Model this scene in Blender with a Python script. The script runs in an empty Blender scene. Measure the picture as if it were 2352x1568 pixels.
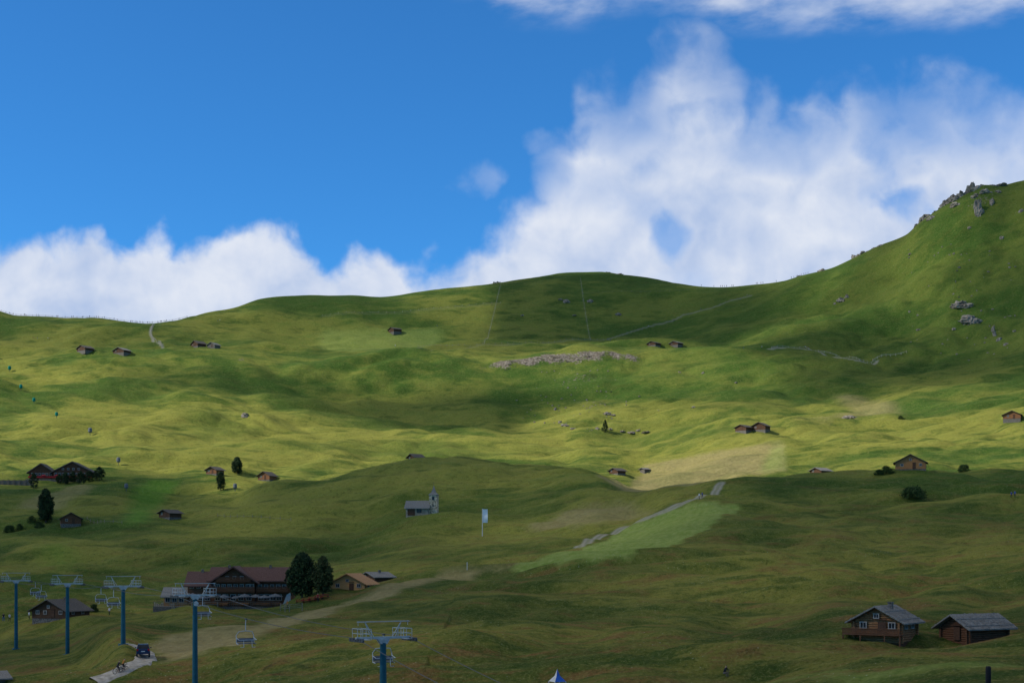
import bpy, math, random
import numpy as np
from mathutils import Vector, Matrix
random.seed(7); RS=np.random.RandomState(11)
sc=bpy.context.scene
F=3267.0; CX=1176.0; HZ=1290.0      # focal length in image pixels, image centre column, horizon row
# ------------------------------------------------------------------ numeric helpers
perm=RS.permutation(256); ga=RS.rand(256)*2*np.pi; GX=np.cos(ga); GY=np.sin(ga)
def pn(x,y,seed=0):
    x=np.asarray(x,float)+seed*17.37; y=np.asarray(y,float)+seed*31.71
    xf=np.floor(x); yf=np.floor(y); dx=x-xf; dy=y-yf
    xi=xf.astype(np.int64)&255; yi=yf.astype(np.int64)&255
    def g(i,j,ax,ay):
        h=perm[(perm[(xi+i)&255]+yi+j)&255]; return GX[h]*ax+GY[h]*ay
    u=dx*dx*dx*(dx*(dx*6-15)+10); v=dy*dy*dy*(dy*(dy*6-15)+10)
    a=g(0,0,dx,dy); b=g(1,0,dx-1,dy); c=g(0,1,dx,dy-1); d=g(1,1,dx-1,dy-1)
    return 1.5*((a+(b-a)*u)*(1-v)+(c+(d-c)*u)*v)
def sm(x,a,b):
    t=np.clip((np.asarray(x,float)-a)/(b-a),0,1); return t*t*(3-2*t)
def sabs(x): return np.sqrt(x*x+.005)-.070      # soft |x|: rounded valleys
def pchip(xk,yk,x):
    xk=np.asarray(xk,float); yk=np.asarray(yk,float); x=np.clip(x,xk[0],xk[-1])
    h=np.diff(xk); s=np.diff(yk)/h; d=np.zeros_like(yk)
    for i in range(1,len(xk)-1):
        if s[i-1]*s[i]>0:
            w1=2*h[i]+h[i-1]; w2=h[i]+2*h[i-1]; d[i]=(w1+w2)/(w1/s[i-1]+w2/s[i])
    d[0]=s[0]; d[-1]=s[-1]
    k=np.clip(np.searchsorted(xk,x)-1,0,len(h)-1); t=(x-xk[k])/h[k]; hk=h[k]
    return (2*t**3-3*t**2+1)*yk[k]+(t**3-2*t**2+t)*hk*d[k]+(-2*t**3+3*t**2)*yk[k+1]+(t**3-t**2)*hk*d[k+1]
# ------------------------------------------------------------------ terrain profiles: (image x pixel, distance, image y pixel)
L=[
 [(0,50,2200),(1400,50,2200),(1850,50,1900),(2270,50,1625),(2800,50,1600)],
 [(0,110,1740),(1400,105,1740),(1850,100,1680),(2270,95,1590),(2800,95,1560)],
 [(0,200,1572),(240,186,1566),(300,182,1562),(450,172,1584),(650,155,1580),(880,140,1590),(1176,137,1582),(1650,135,1562),(2000,135,1545),(2352,130,1515)],
 [(0,262,1492),(155,240,1502),(283,207,1470),(335,214,1476),(450,205,1490),(800,190,1482),(1176,182,1480),(1650,175,1480),(2030,166,1456),(2235,166,1467),(2352,166,1455)],
 [(0,310,1425),(140,300,1414),(283,285,1410),(450,285,1394),(600,290,1388),(760,285,1370),(1000,260,1375),(1176,250,1385),(1650,230,1400),(2030,225,1385),(2352,220,1375)],
 [(0,390,1335),(300,385,1335),(550,360,1345),(780,345,1340),(1000,330,1318),(1176,320,1298),(1400,300,1280),(1650,290,1285),(1850,290,1285),(2352,285,1275)],
 [(0,470,1235),(150,470,1222),(400,470,1212),(550,465,1218),(800,460,1222),(960,455,1188),(1176,430,1212),(1400,390,1215),(1650,370,1172),(1850,370,1180),(2352,370,1165)],
 [(0,560,1125),(250,560,1135),(400,540,1160),(530,520,1160),(600,525,1132),(700,535,1107),(800,545,1082),(900,552,1064),(1020,560,1047),(1100,560,1058),(1180,560,1062),(1300,545,1070),(1370,530,1090),(1480,500,1132),(1560,475,1118),(1650,455,1102),(1780,452,1096),(1950,455,1098),(2100,455,1090),(2352,460,1080)],
 [(0,605,1104),(250,600,1110),(400,600,1112),(530,600,1106),(620,600,1108),(760,640,1104),(1020,650,1095),(1300,640,1110),(1400,600,1122),(1480,580,1142),(1560,570,1132),(1650,560,1122),(1850,540,1116),(2100,520,1098),(2352,520,1080)],
 [(0,690,1045),(250,690,1062),(600,700,1072),(800,720,1064),(1020,750,1052),(1300,720,1064),(1430,690,1088),(1480,660,1112),(1560,650,1100),(1650,645,1080),(1850,620,1070),(2050,600,1062),(2352,590,1055)],
 [(0,800,975),(400,800,985),(800,820,995),(1176,830,1003),(1430,820,997),(1735,750,988),(2000,740,980),(2352,690,960)],
 [(0,900,885),(400,900,900),(800,920,925),(1176,925,935),(1430,920,915),(1735,880,915),(2000,860,905),(2352,830,880)],
 [(0,1000,822),(200,1000,810),(460,1000,799),(720,1000,820),(900,1010,805),(1176,1010,808),(1500,1000,797),(1700,990,803),(1850,980,812),(2000,970,828),(2200,960,810),(2352,940,770)],
 [(0,1075,792),(340,1060,790),(720,1100,790),(1176,1110,788),(1500,1100,788),(1650,1090,780),(1850,1075,755),(2000,1060,735),(2200,1045,660),(2352,1030,625)],
 [(0,1180,716),(40,1175,727),(120,1170,731),(200,1165,731),(270,1160,736),(340,1150,743),(400,1155,739),(470,1180,723),(540,1200,710),(600,1220,689),(700,1240,681),(800,1240,681),(880,1250,684),(960,1260,675),(1060,1270,661),(1150,1280,651),(1250,1290,638),(1330,1300,631),(1390,1300,628),(1470,1290,638),(1530,1275,648),(1600,1250,659),(1660,1235,662),(1740,1225,655),(1800,1210,645),(1840,1205,634),(1900,1195,620),(1960,1190,596),(2020,1185,568),(2080,1180,542),(2110,1175,514),(2150,1172,486),(2190,1170,460),(2230,1168,440),(2260,1166,424),(2300,1166,426),(2352,1160,418),(2500,1150,390)],
 [(0,1300,760),(340,1280,790),(1176,1420,710),(1390,1450,690),(1660,1380,720),(2000,1320,650),(2352,1300,520)],
 [(0,1700,1100),(2352,1800,1000)],
 [(0,4500,1330),(2352,4500,1330)],
 [(0,9000,1320),(2352,9000,1320)]]
NU=900; us=np.linspace(-0.56,0.56,NU); pxs=us*F+CX
KD=[];KZ=[]
for l in L:
    a=np.array(l,float); d=pchip(a[:,0],a[:,1],pxs); y=pchip(a[:,0],a[:,2],pxs)
    KD.append(d); KZ.append((HZ-y)/F*d)
KD=np.array(KD);KZ=np.array(KZ)
Yt=np.concatenate([np.arange(0,1500,1.5),np.linspace(1500,9000,500)])
T=np.zeros((NU,len(Yt)))
for i in range(NU):
    T[i]=pchip(np.concatenate([[-30,5],KD[:,i]]),np.concatenate([[-1.7,-1.75],KZ[:,i]]),Yt)
k=np.ones(9)/9
Ts=T.copy()
for i in range(NU): Ts[i,4:996]=np.convolve(T[i,:1000],k,'same')[4:996]
T=Ts
def H(X,Y):
    X=np.asarray(X,float);Y=np.asarray(Y,float)
    Yc=np.clip(Y,0,8999); u=np.clip(X/np.maximum(Y,60),-.559,.559)
    ui=(u+.56)/1.12*(NU-1); a=np.floor(ui).astype(int); fu=ui-a
    yi=np.where(Yc<1500,np.minimum(Yc/1.5,999.999),1000+(Yc-1500)/(7500/499.))
    b=np.clip(np.floor(yi).astype(int),0,len(Yt)-2); fy=np.clip(yi-b,0,1)
    a=np.clip(a,0,NU-2)
    z=(T[a,b]*(1-fu)+T[a+1,b]*fu)*(1-fy)+(T[a,b+1]*(1-fu)+T[a+1,b+1]*fu)*fy
    wx=X+18*pn(X/90,Y/90,3); wy=Y+18*pn(X/90,Y/90,4)
    far=sm(Y,480,800); near=sm(Y,20,90)
    crest=sm(np.abs(Y-1215),15,170)*.82+.18
    fg=1-.45*np.exp(-((Y-200)/60)**2)*(X<-10)     # calmer ground around the lift and lane
    h=(1.3+3.6*far)*pn(wx/100,wy/75,1)
    h+=(2.4+2.0*far)*(sabs(pn(wx/62,wy/38,2))*1.7-.42)*fg
    h+=(1.6-.1*far)*(sabs(pn(wx/28,wy/17,5))*1.7-.42)*fg
    h+=(0.50-.22*far)*(sabs(pn(wx/13,wy/8,13))*1.7-.42)*fg
    h+=(0.12-.02*far)*pn(wx/5,wy/4,6)
    h+=(0.45+1.3*far)*sabs(pn(wx/110,(wy+.3*wx)/12,14))*sm(pn(X/150,Y/150,15),-.2,.4)
    h*=crest
    h+=.06*pn(X/2.1,Y/2.1,7)*(1-sm(Y,180,320))
    h+=.09*pn(X/.7,Y/.7,8)*(1-sm(Y,150,240))
    right=sm(X/np.maximum(Y,60),.15,.25)*sm(Y,880,1000)*(1-sm(Y,1100,1160)*.95)
    h+=right*(9*(sabs(pn((X+Y*.4)/105,(Y-X*.4)/95,9))*1.6-.45)+5*(sabs(pn((X+Y*.5)/34,Y/80,10))*1.6-.45)+1.1*pn(X/10,Y/14,12))
    sx=X-.0325*Y-3; sy=Y-983-2.5*pn(X/9,0,51)      # broken ledge of the rocky scar
    h+=2.4*np.exp(-(sx/62)**2)*(sm(sy,-4,2)-sm(sy,2,45))
    return z+h*near
_c={}
def column(px):
    key=round(px,2)
    if key not in _c:
        Y=np.linspace(120,1400,5200); u=(px-CX)/F; z=H(u*Y,Y); _c[key]=(Y,z,HZ-F*z/Y)
    return _c[key]
def px_hit(px,y,lo=120):  # first ground point on the camera ray through an image pixel
    Y,z,e=column(px); ok=np.where((e<=y)&(Y>=lo))[0]; i=ok[0] if len(ok) else len(Y)-1
    return Vector(((px-CX)/F*Y[i],Y[i],z[i]))
def ridge(px,lo=1000,hi=1400,front=2.0):
    Y,z,e=column(px); m=np.where((Y>lo)&(Y<hi))[0]; i=m[np.argmin(e[m])]; Yr=Y[i]-front
    X=(px-CX)/F*Yr; return Vector((X,Yr,float(H(X,Yr))))
# ------------------------------------------------------------------ materials
def lnk(nt,a,b): nt.links.new(a,b)
def M(name,c1,c2=None,scale=4.0,rough=.85,stretch=(1,1,1),bump=0,metal=0,detail=5,lo=.35,hi=.65):
    m=bpy.data.materials.new(name); m.use_nodes=True; nt=m.node_tree; b=nt.nodes['Principled BSDF']
    b.inputs['Roughness'].default_value=rough; b.inputs['Metallic'].default_value=metal
    b.inputs['Specular IOR Level'].default_value=.2
    if c2 is None: c2=tuple(x*.7 for x in c1)
    tc=nt.nodes.new('ShaderNodeTexCoord'); mp=nt.nodes.new('ShaderNodeMapping'); mp.inputs['Scale'].default_value=stretch
    no=nt.nodes.new('ShaderNodeTexNoise'); no.inputs['Scale'].default_value=scale; no.inputs['Detail'].default_value=detail
    cr=nt.nodes.new('ShaderNodeValToRGB'); cr.color_ramp.elements[0].position=lo; cr.color_ramp.elements[1].position=hi
    cr.color_ramp.elements[0].color=(*c1,1); cr.color_ramp.elements[1].color=(*c2,1)
    lnk(nt,tc.outputs['Object'],mp.inputs[0]); lnk(nt,mp.outputs[0],no.inputs['Vector']); lnk(nt,no.outputs[0],cr.inputs[0]); lnk(nt,cr.outputs[0],b.inputs['Base Color'])
    if bump:
        bp=nt.nodes.new('ShaderNodeBump'); bp.inputs['Strength'].default_value=min(1,bump); bp.inputs['Distance'].default_value=.1
        lnk(nt,no.outputs[0],bp.inputs['Height']); lnk(nt,bp.outputs[0],b.inputs['Normal'])
    return m
m_wood=M('dark_timber',(.050,.026,.015),(.125,.062,.032),6,stretch=(.3,.3,5),bump=.6)
m_wood2=M('warm_timber',(.26,.115,.042),(.42,.20,.075),6,stretch=(.3,.3,5),bump=.5)
m_wgrey=M('weathered_timber',(.09,.075,.06),(.19,.16,.13),5,stretch=(.3,.3,5),bump=.5)
m_shing=M('grey_shingle_roof',(.13,.122,.108),(.26,.245,.22),5,stretch=(1,4,1),bump=.8)
m_shdk=M('dark_shingle_roof',(.055,.047,.040),(.125,.108,.092),5,stretch=(1,4,1),bump=.8)
m_redroof=M('brown_red_roof',(.078,.040,.032),(.132,.073,.060),3,stretch=(4,1,1),bump=.5)
m_stone=M('rubble_stone',(.07,.062,.05),(.19,.17,.145),3.5,bump=1,detail=3)
m_tower=M('brown_rubble_stone',(.24,.185,.12),(.60,.50,.36),2.5,bump=1,detail=3,lo=.4,hi=.6)
m_white=M('white_render',(.62,.61,.58),(.48,.47,.45),2)
m_glass=M('window_glass',(.015,.018,.022),(.03,.035,.04),1,rough=.15)
m_frame=M('window_frame',(.42,.38,.33),(.30,.27,.23),4)
m_fdark=M('dark_frame',(.10,.05,.03),(.07,.035,.02),4)
m_rock=M('limestone',(.105,.09,.068),(.34,.29,.235),.9,bump=1,detail=9,lo=.32,hi=.68)
m_rock2=M('brown_ledge_rock',(.085,.07,.05),(.22,.185,.14),.9,bump=1,detail=9,lo=.32,hi=.68)
m_teal=M('teal_painted_steel',(.012,.075,.102),(.018,.10,.13),1.5,rough=.5)
m_steel=M('galvanised_steel',(.32,.34,.335),(.48,.50,.49),4,rough=.5)
m_dsteel=M('dark_steel',(.05,.055,.06),(.09,.095,.1),4,rough=.5)
m_seat=M('chair_seat',(.10,.10,.11),(.16,.16,.17),4)
m_bark=M('bark',(.05,.035,.025),(.11,.08,.055),6,stretch=(1,1,.3),bump=1)
m_leaf=M('conifer_needles',(.010,.024,.009),(.042,.068,.020),1.1,detail=3)
m_leaf2=M('shrub_leaves',(.016,.036,.009),(.05,.085,.020),1.1,detail=3)
m_fence=M('fence_wood',(.16,.14,.11),(.27,.24,.19),5)
m_rail=M('dark_railing',(.07,.06,.05),(.13,.115,.095),5)
m_skin=M('skin',(.42,.25,.18),(.38,.22,.15),5)
m_hair=M('hair',(.04,.025,.015),(.06,.04,.02),9)
cloth=[M('cloth_'+n,c,tuple(v*.7 for v in c),6) for n,c in [('white',(.6,.6,.6)),('red',(.35,.04,.03)),('blue',(.04,.10,.32)),('black',(.03,.03,.035)),('orange',(.5,.2,.04)),('green',(.06,.2,.1))]]
m_green=M('green_cover',(.0,.20,.14),(.0,.14,.10),3)
m_gcov=M('grey_cover',(.10,.11,.12),(.16,.17,.18),3)
m_car=M('dark_blue_car_paint',(.014,.034,.08),(.018,.04,.09),1,rough=.25)
m_tyre=M('tyre',(.02,.02,.02),(.03,.03,.03),5)
m_red=M('red_canvas',(.42,.02,.03),(.3,.015,.02),4)
m_canv=M('pale_canvas',(.13,.145,.155),(.08,.09,.10),3)
m_blue=M('blue_canvas',(.02,.12,.48),(.02,.1,.4),3)
m_lampr=M('red_lamp',(.45,.01,.01),(.4,.01,.01),3)
m_gravel=M('gravel',(.23,.205,.165),(.41,.37,.31),1.2,bump=.6,detail=8)
# ------------------------------------------------------------------ mesh builder
import bmesh
class B:
    def __init__(s): s.v=[];s.f=[];s.m=[];s.mi=0
    def add(s,vs,fs):
        o=len(s.v); s.v+= [tuple(p) for p in vs]; s.f+=[tuple(i+o for i in f) for f in fs]; s.m+=[s.mi]*len(fs); return s
    def box(s,cx,cy,cz,sx,sy,sz,rz=0,ry=0,rx=0):
        R=Matrix.Rotation(rz,3,'Z')@Matrix.Rotation(ry,3,'Y')@Matrix.Rotation(rx,3,'X'); c=Vector((cx,cy,cz)); vs=[]
        for z in(-1,1):
            for y in(-1,1):
                for x in(-1,1): vs.append(c+R@Vector((x*sx/2,y*sy/2,z*sz/2)))
        return s.add(vs,[(0,2,3,1),(4,5,7,6),(0,1,5,4),(2,6,7,3),(0,4,6,2),(1,3,7,5)])
    def cyl(s,p0,p1,r0,r1=None,n=8):
        r1=r0 if r1 is None else r1; p0=Vector(p0);p1=Vector(p1); d=(p1-p0).normalized()
        a=d.orthogonal().normalized(); b=d.cross(a); vs=[]
        for p,r in((p0,r0),(p1,r1)):
            for i in range(n):
                t=2*math.pi*i/n; vs.append(p+a*math.cos(t)*r+b*math.sin(t)*r)
        return s.add(vs,[(i,(i+1)%n,n+(i+1)%n,n+i) for i in range(n)]+[tuple(range(n-1,-1,-1)),tuple(range(n,2*n))])
    def tube(s,pts,r,n=6):
        for a,b in zip(pts[:-1],pts[1:]): s.cyl(a,b,r,n=n)
        return s
    def prism(s,prof,a0,a1,axis='y'):
        n=len(prof); f=(lambda p,t:(p[0],t,p[1])) if axis=='y' else (lambda p,t:(t,p[0],p[1]))
        vs=[f(p,a0) for p in prof]+[f(p,a1) for p in prof]
        return s.add(vs,[tuple(range(n-1,-1,-1)),tuple(range(n,2*n))]+[(i,(i+1)%n,n+(i+1)%n,n+i) for i in range(n)])
    def gable(s,x0,x1,y0,y1,z0,ze,zr,axis='y'):
        a,b,c,d=(x0,x1,y0,y1) if axis=='y' else (y0,y1,x0,x1)
        return s.prism([(a,z0),(b,z0),(b,ze),((a+b)/2,zr),(a,ze)],c,d,axis)
    def groof(s,x0,x1,y0,y1,ze,zr,ov=.5,th=.18,axis='y',ovl=.6):
        a,b,c,d=(x0,x1,y0,y1) if axis=='y' else (y0,y1,x0,x1)
        m=(a+b)/2; sl=(zr-ze)/(m-a); dz=ov*sl; g=.03
        return s.prism([(a-ov,ze-dz+g),(m,zr+g),(b+ov,ze-dz+g),(b+ov,ze-dz+g+th),(m,zr+g+th*1.15),(a-ov,ze-dz+g+th)],c-ovl,d+ovl,axis)
    def obj(s,name,mats,parent=None,loc=None,smooth=False,label=None):
        me=bpy.data.meshes.new(name); me.from_pydata(s.v,[],s.f)
        if not isinstance(mats,(list,tuple)): mats=[mats]
        for m in mats: me.materials.append(m)
        if len(mats)>1: me.polygons.foreach_set('material_index',s.m)
        bm=bmesh.new(); bm.from_mesh(me); bmesh.ops.recalc_face_normals(bm,faces=bm.faces); bm.to_mesh(me); bm.free()
        if smooth: me.polygons.foreach_set('use_smooth',[True]*len(me.polygons))
        o=bpy.data.objects.new(name,me); sc.collection.objects.link(o)
        if parent is not None: o.parent=parent
        if loc is not None: o.location=loc
        if label: o['label']=label
        return o
def empty(name,loc,rz=0,label='',cat='',group=None,scale=1):
    o=bpy.data.objects.new(name,None); o.empty_display_size=.5; sc.collection.objects.link(o)
    o.location=loc; o.rotation_euler=(0,0,rz); o.scale=(scale,)*3; o['label']=label; o['category']=cat
    if group: o['group']=group
    return o
def tag(o,label,cat,group=None):
    o['label']=label;o['category']=cat
    if group:o['group']=group
    return o
def dup(root,loc,rz=0,scale=1,label=None,group=None):
    kids={}
    def walk(o):
        kids[o]=list(o.children)
        for c in o.children: walk(c)
    walk(root)
    def cp(o,par):
        n=o.copy(); sc.collection.objects.link(n)
        if par is not None: n.parent=par
        for c in kids.get(o,[]): cp(c,n)
        return n
    n=cp(root,None); n.location=loc; n.rotation_euler=(0,0,rz); n.scale=(scale,)*3
    if label:n['label']=label
    if group:n['group']=group
    return n
# ------------------------------------------------------------------ camera
cam=bpy.data.cameras.new('camera'); co=bpy.data.objects.new('camera',cam); sc.collection.objects.link(co)
cam.sensor_width=36; cam.lens=36*F/2352; cam.shift_y=(HZ-784)/2352; cam.clip_end=20000; cam.clip_start=.5
co.location=(0,0,0); co.rotation_euler=(math.pi/2,0,0); sc.camera=co
# ------------------------------------------------------------------ sun
S=Vector((-.74,-.16,.62)).normalized(); el=math.asin(S.z); 
ld=bpy.data.lights.new('sun','SUN'); ld.energy=5.0; ld.angle=math.radians(.5); ld.color=(1,.94,.83)
lo=bpy.data.objects.new('sun',ld); sc.collection.objects.link(lo); lo.rotation_euler=S.to_track_quat('Z','Y').to_euler(); lo.location=(-300,-200,500)
# ------------------------------------------------------------------ world
w=bpy.data.worlds.new('World'); sc.world=w; w.use_nodes=True; nt=w.node_tree; nt.nodes.clear()
def mk(t): return nt.nodes.new(t)
def setin(s,v):
    if isinstance(v,(int,float)): s.default_value=v
    else: nt.links.new(v,s)
def ma(op,a,b=None,c=None,clamp=False):
    n=mk('ShaderNodeMath'); n.operation=op; n.use_clamp=clamp; setin(n.inputs[0],a)
    if b is not None:setin(n.inputs[1],b)
    if c is not None:setin(n.inputs[2],c)
    return n.outputs[0]
def comb(a,b,c=0.):
    n=mk('ShaderNodeCombineXYZ'); setin(n.inputs[0],a);setin(n.inputs[1],b);setin(n.inputs[2],c); return n.outputs[0]
def noise(vec,scale,detail=6,rough=.55,dist=0.):
    n=mk('ShaderNodeTexNoise'); n.noise_dimensions='2D'; n.inputs['Scale'].default_value=scale; n.inputs['Detail'].default_value=detail; n.inputs['Roughness'].default_value=rough; n.inputs['Distortion'].default_value=dist
    nt.links.new(vec,n.inputs['Vector']); return n.outputs[0]
def smooth(x,a=0.,b=1.):
    n=mk('ShaderNodeMapRange'); n.interpolation_type='SMOOTHSTEP'; setin(n.inputs['Value'],x); n.inputs['From Min'].default_value=a;n.inputs['From Max'].default_value=b; return n.outputs[0]
def curve(x,pts,ysc):
    n=mk('ShaderNodeFloatCurve'); c=n.mapping.curves[0]; n.mapping.use_clip=False
    p=[(a/2352.,b/ysc) for a,b in pts]; c.points[0].location=p[0]; c.points[1].location=p[-1]
    for q in p[1:-1]: c.points.new(*q)
    n.mapping.update(); n.mapping.extend='HORIZONTAL'
    setin(n.inputs['Value'],ma('MULTIPLY',x,1/2352.,clamp=True)); return ma('MULTIPLY',n.outputs[0],ysc)
tc=mk('ShaderNodeTexCoord'); sp=mk('ShaderNodeSeparateXYZ'); nt.links.new(tc.outputs['Generated'],sp.inputs[0])
yy=ma('MAXIMUM',sp.outputs[1],.05)
A=ma('MULTIPLY_ADD',ma('DIVIDE',sp.outputs[0],yy),F,CX)  # A and E: sky direction as image x and y pixels
E=ma('SUBTRACT',HZ,ma('MULTIPLY',ma('DIVIDE',sp.outputs[2],yy),F))
v0=comb(ma('MULTIPLY',A,.01),ma('MULTIPLY',E,.01))
wn=noise(v0,.8,1,.4); wn2=noise(comb(ma('MULTIPLY_ADD',A,.01,7.3),ma('MULTIPLY_ADD',E,.01,3.1)),.8,1,.4)
Aw=ma('MULTIPLY_ADD',ma('SUBTRACT',wn,.5),40.,A); Ew=ma('MULTIPLY_ADD',ma('SUBTRACT',wn2,.5),40.,E)
vw=comb(ma('MULTIPLY',Aw,.01),ma('MULTIPLY',Ew,.01))
vs=comb(ma('MULTIPLY_ADD',Aw,.01,.26),ma('MULTIPLY_ADD',Ew,.01,.36))
n1=noise(vw,.95,9,.48); n1b=noise(vs,.95,9,.48)
n2=noise(vw,.32,5,.55)
top=[(0,556),(60,548),(110,555),(150,530),(200,514),(240,532),(290,556),(340,535),(420,543),(480,545),(540,512),(620,508),(680,524),(720,556),(745,585),(800,578),(850,566),(900,574),(940,606),(980,576),(1040,580),(1090,565),(1130,530),(1165,475),(1210,415),(1250,330),(1300,270),(1340,195),(1400,165),(1470,140),(1530,75),(1585,40),(1640,65),(1690,110),(1730,185),(1800,200),(1900,200),(1950,160),(2020,185),(2080,170),(2160,150),(2230,155),(2300,170),(2352,175)]
soft=[(0,62),(900,64),(1050,90),(1200,150),(1400,225),(1600,290),(1750,205),(1900,175),(2100,240),(2352,260)]
Tc=curve(Aw,top,1568.); Sc=curve(A,soft,300.)
edge=ma('ADD',ma('DIVIDE',ma('SUBTRACT',Ew,Tc),Sc),ma('MULTIPLY',ma('SUBTRACT',n1,.5),ma('DIVIDE',300.,ma('ADD',Sc,60.))))
dens=smooth(edge,-.1,1.05)
def blob(cx,cy,rx,ry,amp=5.):
    a=ma('DIVIDE',ma('SUBTRACT',Aw,cx),rx); b=ma('DIVIDE',ma('SUBTRACT',Ew,cy),ry)
    e=ma('SUBTRACT',1.,ma('ADD',ma('MULTIPLY',a,a),ma('MULTIPLY',b,b)))
    return smooth(ma('ADD',e,ma('MULTIPLY',ma('SUBTRACT',n1,.5),amp)),-.4,1.5)
for (cx,cy,rx,ry,st) in [(1545,545,50,75,.62),(2105,470,75,45,.7),(1210,400,80,70,.5),(1560,640,70,50,.2),(1450,290,110,80,.38),(1900,330,240,70,.34),(2030,320,90,140,.36),(1690,190,110,90,.30),(2340,430,60,60,.3),(2200,290,200,100,.34),(1500,480,100,50,.22),(1370,430,90,50,.2)]:
    dens=ma('MULTIPLY',dens,ma('SUBTRACT',1.,ma('MULTIPLY',blob(cx,cy,rx,ry,4.5),st)))
for (cx,cy,rx,ry,st) in [(1105,400,65,42,.24),(1265,330,50,30,.2),(1945,185,70,50,.14)]:
    dens=ma('MAXIMUM',dens,ma('MULTIPLY',blob(cx,cy,rx,ry,5.),st))
bot=[(0,-120),(850,-90),(1000,-30),(1080,0),(1180,46),(1300,56),(1400,42),(1500,26),(1600,42),(1700,66),(1800,76),(1950,70),(2100,62),(2200,66),(2352,46)]
Bc=ma('SUBTRACT',curve(A,[(a,b+130) for a,b in bot],300.),130.)
vst=comb(ma('MULTIPLY',A,.0045),ma('MULTIPLY_ADD',E,.011,ma('MULTIPLY',A,.0014)))
n3=noise(vst,1.3,8,.54,0.)
gap=ma('SUBTRACT',Bc,E)
d2=smooth(ma('ADD',ma('DIVIDE',gap,65.),ma('MULTIPLY',ma('SUBTRACT',n3,.42),3.2)),-.3,2.0)
d2=ma('MULTIPLY',d2,ma('MULTIPLY',smooth(gap,-34.,46.),.80))
dens=ma('MAXIMUM',dens,d2)
dens=ma('MULTIPLY',dens,ma('MULTIPLY',smooth(sp.outputs[1],.1,.3),.97))
shade=ma('ADD',ma('MULTIPLY_ADD',smooth(A,850.,1300.),-.12,.66),ma('MULTIPLY',ma('SUBTRACT',n1,n1b),1.1))  # puffy relief shading put straight into the sky colour
shade=ma('ADD',shade,ma('MULTIPLY',ma('SUBTRACT',n2,.5),1.7),clamp=True)
mc=mk('ShaderNodeMix'); mc.data_type='RGBA'; nt.links.new(shade,mc.inputs[0]); mc.inputs[6].default_value=(4.5,5.6,7.9,1); mc.inputs[7].default_value=(7.6,8.05,9.0,1)
sky=mk('ShaderNodeTexSky'); sky.sky_type='NISHITA'; sky.sun_disc=False; sky.sun_elevation=el; sky.sun_rotation=math.atan2(S.x,S.y); sky.altitude=2000; sky.air_density=1.0; sky.dust_density=.3; sky.ozone_density=2.5
hs=mk('ShaderNodeMix'); hs.data_type='RGBA'; hs.blend_type='MULTIPLY'; hs.inputs[0].default_value=1; nt.links.new(sky.outputs[0],hs.inputs[6]); hs.inputs[7].default_value=(.36,1.10,1.68,1)
ms=mk('ShaderNodeMix'); ms.data_type='RGBA'; nt.links.new(dens,ms.inputs[0]); nt.links.new(hs.outputs[2],ms.inputs[6]); nt.links.new(mc.outputs[2],ms.inputs[7])
bg=mk('ShaderNodeBackground'); bg.inputs['Strength'].default_value=.1; nt.links.new(ms.outputs[2],bg.inputs[0])
wo=mk('ShaderNodeOutputWorld'); nt.links.new(bg.outputs[0],wo.inputs[0])
# ------------------------------------------------------------------ terrain mesh
s_in=np.linspace(-.40,.40,1150); s_all=np.concatenate([[-8,-4,-2,-1.2,-.8,-.6,-.5,-.45,-.42],s_in,[.42,.45,.5,.6,.8,1.2,2,4,8]])
yr=np.concatenate([[-4000,-1500,-500,-200,-80,-30],np.linspace(0,110,60)[:-1],np.geomspace(110,1420,1250),np.geomspace(1440,8900,24)])
Yg,Sg=np.meshgrid(yr,s_all,indexing='ij'); Xg=Sg*(np.maximum(Yg,0)+70)
Zg=H(Xg,Yg); nr,nc=Xg.shape
me=bpy.data.meshes.new('terrain'); co_=np.stack([Xg.ravel(),Yg.ravel(),Zg.ravel()],1).astype(np.float32)
me.vertices.add(nr*nc); me.vertices.foreach_set('co',co_.ravel())
idx=np.arange(nr*nc).reshape(nr,nc); q=np.stack([idx[:-1,:-1],idx[:-1,1:],idx[1:,1:],idx[1:,:-1]],-1).reshape(-1,4)
me.loops.add(q.size); me.loops.foreach_set('vertex_index',q.ravel().astype(np.int32)); me.polygons.add(len(q)); me.polygons.foreach_set('loop_start',np.arange(0,q.size,4,dtype=np.int32)); me.polygons.foreach_set('loop_total',np.full(len(q),4,np.int32))
me.polygons.foreach_set('use_smooth',np.ones(len(q),bool)); me.update(calc_edges=True)
XF=Xg.ravel();YF=Yg.ravel()
jx=XF+.9*pn(XF/4,YF/4,21); jy=YF+1.6*pn(XF/4,YF/4,22)
def inpoly(P,xx,yy_):
    ins=np.zeros(len(xx),bool); n=len(P)
    for i in range(n):
        a=P[i];b=P[(i+1)%n]
        if a.y==b.y: continue
        ins^=((a.y>yy_)!=(b.y>yy_))&(xx<(b.x-a.x)*(yy_-a.y)/(b.y-a.y)+a.x)
    return ins
def polymask(pts,sf=1):
    P=[px_hit(a,b) for a,b in pts]
    bx=(min(p.x for p in P)-8,max(p.x for p in P)+8,min(p.y for p in P)-15,max(p.y for p in P)+15)
    out=np.zeros(len(XF)); m=np.where((XF>bx[0])&(XF<bx[1])&(YF>bx[2])&(YF<bx[3]))[0]; acc=0
    OF=((0,0),(.7,1.2),(-.7,-1.2),(.5,-1),(-.5,1),(1.4,.3),(-1.4,-.3),(.2,2.4),(-.2,-2.4))
    for ox,oy in OF: acc=acc+inpoly(P,jx[m]+ox*sf,jy[m]+oy*sf)/9.
    out[m]=acc; return out
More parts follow.
